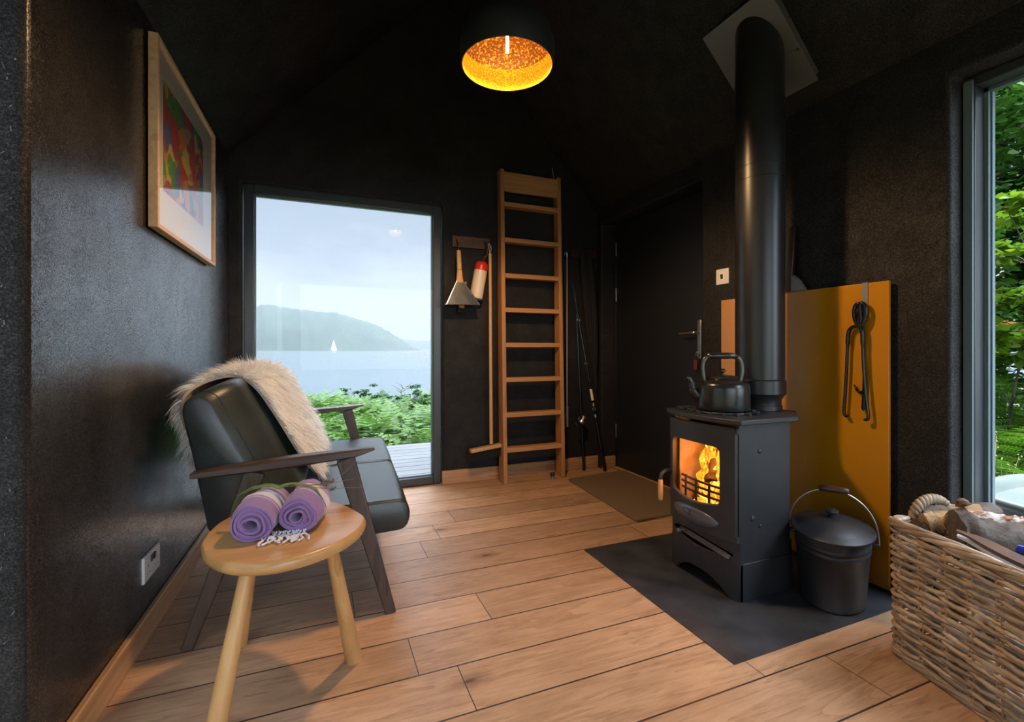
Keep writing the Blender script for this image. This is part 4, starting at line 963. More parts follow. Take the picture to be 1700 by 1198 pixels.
# raised trivet ribs on the top
mb = MB(); hc = Vector((1.565, 1.475, .684))
mb.tube([hc+Vector((.112*math.cos(a), .112*math.sin(a), .004)) for a in np.linspace(0, 2*PI, 48, False)], .006, 6, True)
for a in np.linspace(0, 2*PI, 16, False): mb.bar(hc+Vector((.085*math.cos(a), .085*math.sin(a), .004)), hc+Vector((.140*math.cos(a), .140*math.sin(a), .004)), .010, .009, side=(-math.sin(a), math.cos(a), 0))
mesh_obj('hotplate_ribs', mb, 'iron', sv, bevel=.0015)
mesh_obj('top_cover', MB().prism(rounded([(1.445, 1.59), (1.50, 1.575), (1.545, 1.61), (1.54, 1.65), (1.47, 1.65)], .015), .684, .694, lambda u, v, w: (u, v, w)), 'iron', sv, bevel=.002)
for y, z, r in ((1.2875, .557, .008), (1.2875, .306, .010), (1.2875, .272, .007)):
    x = {.557: 1.553, .306: 1.518, .272: 1.557}[z]
    mesh_obj('bolt', MB().lathe([(r, 0), (r, .003), (r*.6, .006), (0, .0065)], (x, y, z), 14, M=Matrix.Rotation(PI/2, 3, 'X')), 'iron', sv, smooth=40)
# inside: firebrick, grate bars, logs, flames
mb = MB().box(1.462, 1.70, 1.612, 1.625, .228, .60).box(1.462, 1.70, 1.299, 1.312, .228, .60).box(1.695, 1.71, 1.312, 1.612, .228, .62)
mesh_obj('firebrick', mb, 'brick', sv, smooth=0)
mesh_obj('baffle', MB().bar((1.52, 1.312, .60), (1.69, 1.312, .56), .3, .012, side=(0, 1, 0)), 'brick', sv, smooth=0).location = (0, .15, 0)
mb = MB()
for z in (.352, .378, .402): mb.tube([(xf(y)+.028, y, z) for y in lin(1.33, 1.60, 12)], .0055, 8)
for y in (1.36, 1.43, 1.50, 1.57): mb.tube([(xf(y)+.026, y, .235), (xf(y)+.026, y, .41)], .005, 8)
mesh_obj('log_guard', mb, 'iron', sv, smooth=50)
def log_mesh(p0, p1, r, seed, n=14, k=10, split=None):
    p0, p1 = Vector(p0), Vector(p1); d, s, u = basis(p1-p0); vs = []; fs = []
    for i in range(k+1):
        t = i/k
        for j in range(n):
            a = 2*PI*j/n; q = Vector((math.cos(a), math.sin(a), t*4+seed*7.3)); rr = r*(1+.26*mnoise.noise(q*1.3)+.16*mnoise.noise(q*3.5)+.08*mnoise.noise(q*9))
            if split is not None:      # a flat cleft face
                cc = math.cos(a-split); lim = .25*r
                if cc*rr > lim: rr = lim/cc
            vs.append(p0.lerp(p1, t) + s*(math.cos(a)*rr) + u*(math.sin(a)*rr))
    for i in range(k):
        for j in range(n): fs.append((i*n+j, i*n+(j+1) % n, i*n+n+(j+1) % n, i*n+n+j))
    fs += [tuple(range(n-1, -1, -1)), tuple(k*n+j for j in range(n))]
    return MB().add(vs, fs)
for i, (a, b, r) in enumerate((((1.54, 1.34, .275), (1.56, 1.60, .28), .040), ((1.63, 1.34, .285), (1.62, 1.60, .28), .042), ((1.52, 1.42, .345), (1.66, 1.55, .375), .038), ((1.50, 1.46, .39), (1.57, 1.50, .46), .036))):
    mesh_obj('burning_log', log_mesh(a, b, r, i), 'char', sv, smooth=60)
mesh_obj('ember_bed', MB().grid(lambda a, b: (1.475+.21*a, 1.315+.295*b, .25+.022*mnoise.noise((a*6, b*8, 1))), 12, 14), 'ember', sv, smooth=60, recalc=False)
def flame(c, h, w, seed):
    c = Vector(c); vs = []; fs = []; n = 12; k = 16
    for i in range(k+1):
        t = i/k; r = w*(math.sin(PI*min(1, .22+t*.78))**.9)*(1-t*.35)
        ox = .035*mnoise.noise((t*2.2, seed, 0))*t*2; oy = .055*mnoise.noise((t*2.4, seed+9, 3))*t*2
        for j in range(n):
            a = 2*PI*j/n; rr = r*(1+.35*mnoise.noise((math.cos(a)*1.2+seed, math.sin(a)*1.2, t*4)))
            vs.append((c.x+ox+math.cos(a)*rr*.55, c.y+oy+math.sin(a)*rr, c.z+h*t))
    for i in range(k):
        for j in range(n): fs.append((i*n+j, i*n+(j+1) % n, i*n+n+(j+1) % n, i*n+n+j))
    return MB().add(vs, fs)
for i, (x, y, z, h, w) in enumerate(((1.52, 1.45, .30, .24, .030), (1.56, 1.50, .33, .22, .032), (1.54, 1.53, .31, .25, .028), (1.58, 1.53, .38, .19, .030), (1.50, 1.43, .28, .15, .026), (1.53, 1.48, .27, .12, .030), (1.60, 1.56, .36, .20, .026), (1.51, 1.50, .255, .08, .034), (1.56, 1.46, .40, .17, .030), (1.50, 1.55, .26, .10, .026), (1.62, 1.40, .32, .22, .034), (1.55, 1.38, .28, .2, .034), (1.495, 1.46, .30, .22, .020), (1.53, 1.555, .33, .15, .022))):
    mesh_obj('flame', flame((x, y, z), h, w, i*3.7+1), 'flame', sv, smooth=80)
fl = bpy.data.lights.new('fire_glow', 'POINT'); fl.energy = 5; fl.color = (1, .36, .08); fl.shadow_soft_size = .05
flo = bpy.data.objects.new('fire_glow', fl); COL.objects.link(flo); flo.location = (1.50, 1.46, .50)

# flue pipe and its ceiling plate
fp = thing('flue_pipe', 'tall satin black flue pipe rising from the stove to the ceiling', 'flue', (1.785, 1.478, .684))
PX, PY = 1.785, 1.478
mesh_obj('pipe', MB().lathe([(.0975, .80), (.0975, 1.674), (.0960, 1.675), (.0960, 1.679), (.0975, 1.680), (.0975, 1.729), (.0960, 1.730), (.0960, 1.734), (.0975, 1.735), (.0975, 2.46)], (PX, PY, 0), 64), 'pipe', fp, smooth=35)
mesh_obj('collar', MB().lathe([(.072, .684), (.088, .686), (.088, .705), (.084, .708), (.084, .730), (.099, .752), (.1025, .756), (.1025, .812), (.099, .816), (.0976, .817)], (PX, PY, 0), 64), 'pipe', fp, smooth=35)
cp = thing('flue_ceiling_plate', 'square dark grey plate round the flue on the sloping ceiling', 'flue plate', (1.80, 1.50, 2.25))
c0, c1 = Vector((1.957, 1.335, 2.088)), Vector((1.655, 1.335, 2.397)); ey = Vector((0, .342, 0)); nn = (c1-c0).cross(ey).normalized(); nn = nn if nn.z < 0 else -nn
def slab(mb, a, b, c, d, t): mb.add([a, b, c, d, a-t, b-t, c-t, d-t], [(0, 1, 2, 3), (7, 6, 5, 4), (0, 4, 5, 1), (1, 5, 6, 2), (2, 6, 7, 3), (3, 7, 4, 0)])
mb = MB(); mid = c0.lerp(c1, .36); slab(mb, mid, c1, c1+ey, mid+ey, nn*.006); mesh_obj('upper_plate', mb, 'plate', cp, bevel=.001)
mb = MB(); slab(mb, c0, mid, mid+ey, c0+ey, nn*.004); mesh_obj('lower_plate', mb, 'plate', cp, bevel=.001)
mb = MB(); a = c0.lerp(c1, .04)+ey*.04 - nn*.006; b = c0.lerp(c1, .96)+ey*.04 - nn*.006; slab(mb, a, b, b+ey*.92, a+ey*.92, nn*.09); mesh_obj('spacer_box', mb, 'plate', cp)
for q in (.36,):
    for yy in (.012, .328): mesh_obj('screw', MB().ico(c0.lerp(c1, q)+Vector((0, yy, 0))+nn*.002, .006, 0, 2), 'iron', cp, smooth=60)

# kettle
kt = thing('kettle', 'black cast kettle with a brass-grey handle on top of the stove', 'kettle', (1.565, 1.475, .694))
KX, KY, KZ = 1.565, 1.475, .693
mesh_obj('kettle_body', MB().lathe([(0, 0), (.098, 0), (.104, .004), (.106, .012), (.106, .090), (.104, .104), (.097, .114), (.080, .122), (.060, .127), (.058, .130)], (KX, KY, KZ), 56), 'kettle', kt, smooth=40)
lid = mesh_obj('lid', MB().lathe([(.060, .128), (.062, .132), (.056, .139), (.035, .145), (.016, .147), (0, .148)], (KX, KY, KZ), 48), 'kettle', kt, smooth=40)
mesh_obj('lid_knob', MB().lathe([(.006, .146), (.006, .154), (.014, .160), (.014, .166), (.008, .171), (0, .172)], (KX, KY, KZ), 24), 'kettle', lid, smooth=40)
sd = Vector((-.925, .38, 0)); K = Vector((KX, KY, KZ))
mesh_obj('spout', MB().tube(bez([K+sd*.095+Vector((0, 0, .055)), K+sd*.118+Vector((0, 0, .075)), K+sd*.128+Vector((0, 0, .105)), K+sd*.138+Vector((0, 0, .128)), K+sd*.150+Vector((0, 0, .134))], 6), [.021]*4+[.018]*5+[.014]*5+[.010]*6+[.009]*5, 16), 'kettle', kt, smooth=60)
bl = mesh_obj('handle_bracket', MB().tube(bez([K+sd*.072+Vector((0, 0, .112)), K+sd*.080+Vector((0, 0, .150)), K+sd*.082+Vector((0, 0, .185)), K+sd*.072+Vector((0, 0, .212)), K+sd*.050+Vector((0, 0, .224))], 7), .0085, 10, flat=.55, up=(.38, .925, 0)), 'dark_steel', kt, smooth=60)
mesh_obj('handle_bracket', MB().tube(bez([K-sd*.072+Vector((0, 0, .108)), K-sd*.082+Vector((0, 0, .150)), K-sd*.082+Vector((0, 0, .185)), K-sd*.072+Vector((0, 0, .212)), K-sd*.050+Vector((0, 0, .224))], 7), .0105, 10, flat=.55, up=(.38, .925, 0)), 'dark_steel', kt, smooth=60)
gp_ = [(.008, -.065), (.012, -.060), (.009, -.052), (.0125, -.045), (.0135, -.02), (.0135, .02), (.0125, .045), (.009, .052), (.012, .060), (.008, .065)]
mesh_obj('handle_grip', MB().lathe(gp_, K+Vector((0, 0, .226)), 20, M=sd.to_track_quat('Z', 'Y').to_matrix()), 'kettle', kt, smooth=50)
for s in (1, -1): mesh_obj('bracket_foot', MB().ico(K+sd*.074*s+Vector((0, 0, .112)), .014, 0, 2, 0, (1, 1, .5)), 'dark_steel', kt, smooth=60)

# yellow board, tongs on their strap, hatchet
yb = thing('heat_shield_board', 'large mustard yellow board standing against the right wall behind the stove', 'heat shield', (2.04, 1.515, .014))
mesh_obj('panel', MB().box(2.030, 2.042, 1.108, 1.922, .016, 1.212), 'yellow', yb, bevel=.002)
mb = MB().box(2.042, XR, 1.14, 1.17, .10, 1.15).box(2.042, XR, 1.86, 1.89, .10, 1.15); mesh_obj('batten', mb, 'black_wood', yb, smooth=0)
mesh_obj('foot_rail', MB().box(2.034, XR-.003, 1.12, 1.91, .003, .016), 'iron', yb, smooth=0)
st = thing('hanging_strap', 'flat grey metal strap hooked over the top of the yellow board', 'hook', (2.028, 1.193, 1.21))
mb = MB().box(2.0265, 2.0295, 1.182, 1.204, 1.125, 1.216).box(2.0265, 2.046, 1.182, 1.204, 1.2135, 1.216).box(2.043, 2.046, 1.182, 1.204, 1.17, 1.2135)
mesh_obj('strap', mb, 'grey_metal', st, bevel=.0006)
mesh_obj('hook_end', MB().tube(bez([(2.0285, 1.193, 1.130), (2.020, 1.193, 1.118), (2.008, 1.193, 1.120), (2.002, 1.193, 1.134)], 5), .004, 8, flat=.6), 'grey_metal', st, smooth=60)
tg = thing('log_tongs', 'black iron log tongs hanging on the front of the yellow board', 'tongs', (2.01, 1.20, 1.12))
bx = 2.012
for s, dx in ((1, 0), (-1, -.008)):
    mesh_obj('grip', MB().tube(bez([(bx+dx, 1.200+.004*s, 1.040), (bx+dx, 1.200+.019*s, 1.062), (bx+dx, 1.200+.024*s, 1.09), (bx+dx, 1.200+.021*s, 1.118), (bx+dx, 1.200+.008*s, 1.131), (bx+dx, 1.200+.003*s, 1.11), (bx+dx, 1.200+.006*s, 1.075), (bx+dx, 1.200+.006*s, 1.045)], 6), .0082, 10), 'carbon', tg, smooth=60)
mesh_obj('pivot', MB().lathe([(.010, -.008), (.011, 0), (.009, .01), (0, .011)], (bx-.006, 1.199, 1.038), 16, M=Matrix.Rotation(-PI/2, 3, 'Y')), 'carbon', tg, smooth=40)
mesh_obj('jaw', MB().tube(bez([(bx, 1.196, 1.040), (bx, 1.222, 1.040), (bx, 1.244, 1.020), (bx, 1.250, .96), (bx, 1.254, .86), (bx, 1.260, .75), (bx, 1.264, .685), (bx, 1.256, .670), (bx, 1.248, .673)], 6), [.0105]*18+[.0078]*31, 10, flat=.7), 'carbon', tg, smooth=60)
mesh_obj('jaw', MB().tube(bez([(bx-.006, 1.204, 1.040), (bx-.006, 1.190, 1.02), (bx-.006, 1.188, .96), (bx-.006, 1.184, .86), (bx-.006, 1.176, .76), (bx-.006, 1.168, .685), (bx-.006, 1.172, .668), (bx-.006, 1.182, .667)], 6), [.0105]*12+[.0078]*31, 10, flat=.7), 'carbon', tg, smooth=60)
pk = thing('poker', 'black poker with a side hook hanging beside the log tongs', 'poker', (bx, 1.19, 1.10))
mesh_obj('shaft', MB().tube(bez([(bx+.008, 1.185, 1.125), (bx+.008, 1.196, 1.0), (bx+.008, 1.190, .86), (bx+.008, 1.192, .76), (bx+.008, 1.195, .70)], 6), [.0045]*12+[.0075]*8+[.008]*4+[.002], 10, flat=.7), 'carbon', pk, smooth=60)
mesh_obj('hook', MB().tube(bez([(bx+.006, 1.192, .775), (bx+.006, 1.208, .772), (bx+.006, 1.220, .785), (bx+.006, 1.228, .802)], 6), [.007]*6+[.005]*8+[.003]*5, 10), 'carbon', pk, smooth=60)
ht = thing('hatchet', 'brown-handled tool with a grey wedge head standing on the top edge of the yellow board', 'hatchet', (2.04, 1.52, 1.213))
mesh_obj('handle', MB().bar((2.040, 1.527, 1.216), (2.052, 1.520, 1.52), .024, .022, .028, .014, side=(0, 1, 0)), 'black_wood', ht, bevel=.004)
mesh_obj('head', MB().prism([(1.535, 1.213), (1.445, 1.213), (1.475, 1.262), (1.505, 1.290), (1.535, 1.285)], 2.033, 2.050, lambda u, v, w: (w, u, v)), 'grey_metal', ht, bevel=.003)

# ================================================================== COAL BUCKET
bk = thing('ash_bucket', 'black oval lidded ash bucket on the slate hearth beside the stove', 'bucket', (1.815, 1.185, .003))
BP = .56; BR = Matrix.Rotation(BP, 3, 'Z'); BC = (1.815, 1.185, .003)
mesh_obj('bucket_body', MB().lathe([(0, .0), (.104, 0), (.107, .004), (.107, .010), (.1055, .014), (.1185, .195), (.1215, .199), (.1215, .205), (.119, .209), (.120, .216), (.1225, .219), (.1225, .225), (.1205, .229), (.125, .262), (.112, .262), (.110, .20), (.10, .02), (0, .015)], BC, 64, 1.42, 1.0, M=BR), 'iron', bk, smooth=45)
lid = mesh_obj('lid', MB().lathe([(.126, .262), (.134, .259), (.136, .263), (.133, .268), (.112, .273), (.108, .279), (.05, .300), (.02, .304), (0, .3045)], BC, 64, 1.40, 1.0, M=BR), 'iron', bk, smooth=45)
mesh_obj('knob', MB().lathe([(.012, .302), (.012, .312), (.022, .318), (.023, .326), (.016, .331), (0, .332)], BC, 32, 1.25, 1, M=BR), 'iron', lid, smooth=45)
pe = Vector((-math.sin(BP), math.cos(BP), 0)); bc = Vector(BC)
for s in (1, -1): mesh_obj('lug', MB().tube([bc+pe*s*.122+Vector((0, 0, .226)), bc+pe*s*.143+Vector((0, 0, .226))], .008, 12), 'iron', bk)
wire = []
for a in np.linspace(0, PI, 40):
    r = .142; wire.append(bc + pe*(r*math.cos(a)) + Vector((0, 0, .226+.185*math.sin(a)**.85)) - Vector((math.cos(BP), math.sin(BP), 0))*(.0+.02*math.sin(a)))
bw = mesh_obj('bail', MB().tube(wire, .0030, 8), 'steel', bk, smooth=60)
mesh_obj('grip', MB().lathe([(.007, -.048), (.011, -.044), (.0125, -.02), (.0125, .02), (.011, .044), (.007, .048)], wire[20]+Vector((0, 0, .002)), 18, M=pe.to_track_quat('Z', 'Y').to_matrix()), 'black_wood', bw, smooth=50)

# ================================================================== LOG BASKET
bs = thing('log_basket', 'large rectangular woven rattan log basket by the right-hand window', 'basket', (1.75, .55, 0))
A = Vector((1.662, .905, 0)); D = Vector((2.022, .820, 0)); B = A+Vector((-.292, -.956, 0))*.66; C2 = D+Vector((-.25, -.968, 0))*.66
cen = (A+B+C2+D)/4
loop = rounded([(p.x, p.y) for p in (A, B, C2, D)], .045, 8)
lp = [Vector((x, y, 0)) for x, y in loop]
def resample(pts, n):
    L = [0]; m = len(pts)
    for i in range(m): L.append(L[-1] + (pts[(i+1) % m]-pts[i]).length)
    out = []; k = 0
    for i in range(n):
        s = L[-1]*i/n
        while L[k+1] < s: k += 1
        t = (s-L[k])/max(1e-9, L[k+1]-L[k]); out.append(pts[k].lerp(pts[(k+1) % m], t))
    return out
NS = 30; per = 7; NP = NS*per
path = resample(lp, NP)
nrm = []
for i in range(NP):
    d = path[(i+1) % NP]-path[i-1]; n = Vector((d.y, -d.x, 0)).normalized(); nrm.append(n if n.dot(path[i]-cen) > 0 else -n)
HB = .395; RW = 32
mb = MB()
for rw in range(RW):
    z0 = .022 + (HB-.03)*rw/(RW-1); fl_ = 1 + .018*z0/HB
    for lane in range(1):
        pts = []
        for i in range(NP):
            ph = PI*(i/per) + PI*(rw//1) + .5*math.sin(rw*1.7)
            dip = .010*math.sin(2*PI*i/NP*2+.5)*z0/HB
            p = cen + (path[i]-cen)*fl_ + nrm[i]*(.0055*math.sin(ph) + random.gauss(0, .0007)); p.z = z0 + .0028*math.sin(ph*.5+rw) + random.gauss(0, .0007) + dip
            pts.append(p)
        # each weaver is laid in four lengths, so its colour changes along the row
        cut = random.randrange(NP); seg = NP//4
        for q in range(4):
            ii = [(cut+q*seg+k) % NP for k in range(seg+1)]
            mb.tube([pts[i] for i in ii], [.0062+.0007*math.sin(k*.3+rw) for k in range(seg+1)], 6)
mesh_obj('woven_sides', mb, 'wicker', bs, smooth=60)
mb = MB()
for s in range(NS):
    for o in (-.006, .006):
        i = s*per; d = (path[(i+1) % NP]-path[i-1]).normalized()
        p = path[i]+d*o; q = cen+(p-cen)*1.018; mb.tube([(p.x, p.y, .004), (q.x, q.y, HB+.01)], .0042, 6)
mesh_obj('stakes', mb, 'wicker_dark', bs, smooth=60)
mb = MB()
for zc, R, rr, tw in ((HB+.004, .013, .0068, 6), (.012, .011, .0066, 6)):
    for st_ in range(5):
        pts = []
        for i in range(NP*2):
            u = i/2; i0 = int(u) % NP; f = u-int(u); p = path[i0].lerp(path[(i0+1) % NP], f); n = nrm[i0]; a = 2*PI*tw*i/(NP*2) + st_*2*PI/5
            sc_ = 1.018 if zc > .1 else 1.0; p = cen+(p-cen)*sc_
            dip = .010*math.sin(2*PI*i/(NP*2)*2+.5) if zc > .1 else 0
            pts.append(p + n*(R*.8*math.cos(a)) + Vector((0, 0, zc + dip + R*.75*math.sin(a))))
        mb.tube(pts, rr, 6, True)
mesh_obj('rim', mb, 'wicker', bs, smooth=60)
mesh_obj('basket_base', MB().prism([(p.x, p.y) for p in resample(lp, 40)], .006, .016, lambda u, v, w: (u, v, w)), 'wicker_dark', bs, smooth=0)
mb = MB(); ad = (D-A).normalized(); m0 = A.lerp(D, .42)
ctr = [m0+ad*(.068*-math.cos(a))+Vector((0, 0, HB-.005+.078*math.sin(a)**.8)) for a in np.linspace(0, PI, 60)]
for st_ in range(3):
    pts = []
    for i, p in enumerate(ctr):
        d, s, u = basis(ctr[min(59, i+1)]-ctr[max(0, i-1)], (ad.y, -ad.x, 0)); a = 2*PI*5.5*i/59 + st_*2*PI/3
        pts.append(p + s*(.0085*math.cos(a)) + u*(.0085*math.sin(a)))
    mb.tube(pts, .0085, 8)
mesh_obj('handle', mb, 'wicker_dark', bs, smooth=60)
# fire wood
def log(name, label, p0, p1, r, seed, m, split=None, endm=None, sides=18):
    t = thing(name, label, 'log', tuple((Vector(p0)+Vector(p1))/2), 0, 'firewood in the log basket')
    o = mesh_obj('log_body', log_mesh(p0, p1, r, seed, sides, 14, split), m, t, smooth=50)
    if endm:
        d = (Vector(p1)-Vector(p0)).normalized()
        for p, s in ((p0, -1), (p1, 1)):
            q = Vector(p); mesh_obj('cut_end', log_mesh(q-d*.002, q+d*s*.0025, r*.86, seed, sides, 1, split), endm, t, smooth=30)
    return t
log('firewood_log', 'large dark rounded log end at the front of the firewood', (1.705, .765, .412), (1.830, .660, .385), .064, 1, 'bark', None, None, 20)
log('firewood_log', 'dark bark log low beside the basket handle', (1.70, .855, .375), (1.80, .80, .365), .042, 2, 'bark')
log('firewood_log', 'dark cleft log leaning behind the shaggy one', (1.76, .865, .43), (1.86, .74, .43), .036, 3, 'bark', 1.0)
log('firewood_log', 'pale split log with a knot on top of the pile', (1.835, .865, .43), (1.885, .775, .452), .036, 4, 'log_end', 1.5)
log('firewood_log', 'dark bark-covered log at the top right of the pile', (1.86, .815, .447), (1.955, .770, .452), .024, 5, 'bark', 1.2, 'log_end')
log('firewood_log', 'split log with brown and white stripes leaning to the right', (1.845, .795, .425), (1.935, .715, .42), .036, 6, 'log_white', 2.4)
for i, (a, b) in enumerate((((1.70, .74, .25), (1.90, .60, .25)), ((1.70, .62, .22), (1.86, .64, .24)), ((1.66, .40, .20), (1.80, .48, .22)), ((1.74, .78, .20), (1.90, .74, .22)))):
    log('firewood_log', ['brown log deep in the basket under the dark log', 'brown log lying across the middle of the basket', 'brown log at the near end of the basket', 'brown log deep down beside the basket handle'][i], a, b, .055, 10+i, 'bark', None, 'log_end')
kn = mesh_obj('knot', MB().ico((1.852, .808, .470), .017, .5, 2, 4, (1, 1, .7)), 'rust', bpy.data.objects['firewood_log.003'], smooth=40)
shg = thing('shaggy_log', 'short log with shredded straw-coloured fibres next to the basket handle', 'log', (1.745, .82, .42))
mesh_obj('log_body', log_mesh((1.725, .845, .405), (1.79, .79, .42), .036, 8), 'log_end', shg, smooth=50)
mb = MB()
for i in range(260):
    a = random.uniform(0, 2*PI); r = .034*math.sqrt(random.random()); d = Vector((-.62, -.05, .25)).normalized(); dd, s, u = basis(Vector((-.7, .25, 0)))
    p = Vector((1.727, .838, .408)) + s*(r*math.cos(a)) + u*(r*math.sin(a)) + Vector((random.uniform(0, .05), random.uniform(-.04, 0), random.uniform(0, .01)))
    q = p + dd*random.uniform(.004, .018) + Vector((random.gauss(0, .010), random.gauss(0, .010), random.gauss(0, .010)))
    w = p.lerp(q, .5)+Vector((random.gauss(0, .005), random.gauss(0, .005), random.gauss(0, .005)))
    mb.tube([p, w, q], .0007, 4)
o = mesh_obj('fibres', mb, 'fibre', shg, smooth=60); o['kind'] = 'stuff'
bkp = thing('bark_strip', 'curved strip of rusty brown bark on pale paper at the basket front', 'bark', (1.66, .63, .42))
def curve_strip(off, w0, th):
    mb = MB(); n = 18; pts = []
    for i in range(n+1):
        t = i/n; c = Vector((1.655+.045*t, .735-.23*t, .412-.008*t)) + Vector((-.030*math.sin(PI*t*.9), 0, .018*math.cos(PI*t*1.1))); w = w0*(.25+.75*smoothstep(0, .35, t))
        sdv = Vector((.95, .2, .28)).normalized(); up_ = Vector((-.2, .0, 1)).normalized()
        pts.append((c+up_*off-sdv*w*.3, c+up_*off+sdv*w*.7, up_))
    vs = []; fs = []
    for a, b, u in pts: vs += [a, b, b-u*th, a-u*th]
    for i in range(n):
        for j in range(4): fs.append((i*4+j, i*4+(j+1) % 4, i*4+4+(j+1) % 4, i*4+4+j))
    fs += [(3, 2, 1, 0), (n*4, n*4+1, n*4+2, n*4+3)]
    return mb.add(vs, fs)
mesh_obj('bark_layer', curve_strip(.010, .036, .007), 'card', bkp, smooth=50)
ppr = mesh_obj('bent_papers', curve_strip(-.004, .052, .006), 'paper', smooth=50, at=(1.66, .63, .40)); tag(ppr, 'bent pale blue-white papers under the bark strip in the basket', 'paper')
bp_ = mesh_obj('blue_packet', MB().obox((1.775, .640, .405), (.035, .075, .022), Euler((.1, -.1, .5)).to_matrix()), 'blue', at=(1.775, .632, .418), bevel=.006, seg=3); tag(bp_, 'shiny blue packet among the firewood by the far rim', 'packet')

# ================================================================== PENDANT LAMP
pl = thing('pendant_lamp', 'black dome pendant lamp with a glowing gold inside', 'pendant lamp', (.70, 1.745, 2.086))
LX, LY = .70, 1.745
def shell(prof, n=72):
    m = MB(); vs = []; fs = []
    for r, z in prof:
        for j in range(n): a = 2*PI*j/n; vs.append((LX+math.cos(a)*r, LY+math.sin(a)*r, z))
    for i in range(len(prof)-1):
        for j in range(n): fs.append((i*n+j, i*n+(j+1) % n, i*n+n+(j+1) % n, i*n+n+j))
    return m.add(vs, fs)
mesh_obj('shade', shell([(.180, 2.086), (.1835, 2.088), (.187, 2.110), (.190, 2.14), (.189, 2.175), (.177, 2.215), (.151, 2.252), (.11, 2.280), (.06, 2.298), (.018, 2.303)]), 'iron', pl, smooth=50)
mesh_obj('gold_lining', shell([(.1802, 2.0865), (.1835, 2.110), (.1865, 2.14), (.1845, 2.165), (.180, 2.178)]), 'gold', pl, smooth=60)
mesh_obj('inner_dome', shell([(.180, 2.178), (.168, 2.204), (.14, 2.232), (.09, 2.262), (.022, 2.280)]), 'gold_shaded', pl, smooth=60)
mesh_obj('lamp_holder', MB().lathe([(.022, 2.31), (.022, 2.232), (.018, 2.226), (.0, 2.226)], (LX, LY, 0), 24), 'black_plastic', pl, smooth=40)
mesh_obj('bulb', MB().lathe([(.013, 2.226), (.017, 2.215), (.017, 2.145), (.013, 2.136), (0, 2.134)], (LX, LY, 0), 24), 'bulb_glass', pl, smooth=50)
mb = MB()
for s in (-.006, 0, .006): mb.tube([(LX+s, LY+s*.3, 2.142), (LX+s*.8, LY+s*.2, 2.215)], .0016, 6)
mesh_obj('filament', mb, 'bulb', pl, smooth=60)
mesh_obj('cord', MB().tube([(LX, LY, 2.30), (LX, LY, 3.30)], .004, 8), 'black_fabric', pl)
mesh_obj('ceiling_rose', MB().lathe([(.0, 3.23), (.03, 3.232), (.045, 3.25), (.05, 3.35)], (LX, LY, 0), 28), 'iron', pl, smooth=40)
ll = bpy.data.lights.new('bulb_light', 'POINT'); ll.energy = 4.0; ll.color = (1, .58, .22); ll.shadow_soft_size = .014
llo = bpy.data.objects.new('bulb_light', ll); COL.objects.link(llo); llo.location = (LX, LY, 2.128)

# ================================================================== OUTSIDE
struct('ground', MB().grid(lambda a, b: (-30+70*a, -30+44*b, -.62 + .0*a - (1.6*smoothstep(9.5, 14, -30+44*b))), 40, 60), 'ground', label='dark grassy ground round the cabin', cat='ground', smooth=60)
struct('loch', MB().box(-6000, 6000, 13, 9000, -2.3, -2.2), 'water', label='grey rippled loch beyond the bracken', cat='water', smooth=0)
mb = MB()
for i in range(10): mb.box(-1.6, 3.0, 3.46+.128*i, 3.46+.128*i+.120, -.045, -.012)
struct('deck', mb, 'deck', label='wet grey boarded deck outside the end window', cat='deck', smooth=0)
struct('terrace', MB().box(2.32, 4.0, -3, 2.2, -.30, -.16), 'deck', label='boarded terrace outside the right-hand window', cat='deck', smooth=0)
# wooded headland across the water, and a fainter one behind it
S_, C_ = math.sin(math.atan(320/775)), math.cos(math.atan(320/775))
def hill(name, prof, d0, d1, label, seed, shore=-2.4):
    us = np.linspace(prof[0][0], prof[-1][0], 220); hs = np.interp(us, [p[0] for p in prof], [p[1] for p in prof])
    vs = []; fs = []; K = 14
    for i, (u, h) in enumerate(zip(us, hs)):
        r = (u-850)/775; dx, dy = S_+r*C_, C_-r*S_
        for k in range(K+1):
            t = k/K; d = d0+(d1-d0)*t; top = .95+h*(d0*.35+d1*.65)/775
            z = shore+(top-shore)*math.sin(PI/2*min(1, t/.65))**.9 if t < .65 else top*(1-.25*(t-.65)/.35)
            z += (3.2*mnoise.noise((u*.35, k*1.3, seed)) + 2.4*mnoise.noise((u*.11, k*.7, seed+4)))*(t > .05)*min(1, h/25)
            vs.append((dx*d, dy*d, z))
    for i in range(len(us)-1):
        for k in range(K): fs.append((i*(K+1)+k, (i+1)*(K+1)+k, (i+1)*(K+1)+k+1, i*(K+1)+k+1))
    struct(name, MB().add(vs, fs), 'hill', label=label, cat='hill', smooth=60, recalc=False)
hill('wooded_headland', [(-400, 60), (100, 85), (330, 66), (400, 62), (440, 73), (500, 63), (560, 58), (620, 40), (655, 21), (685, 2), (700, -3)], 640, 900, 'hazy wooded headland across the loch', 3)
hill('distant_hill', [(600, 20), (640, 22), (690, 12), (760, 13), (860, 24), (1000, 30)], 1500, 2000, 'fainter distant hill at the far right of the loch', 8, -2)
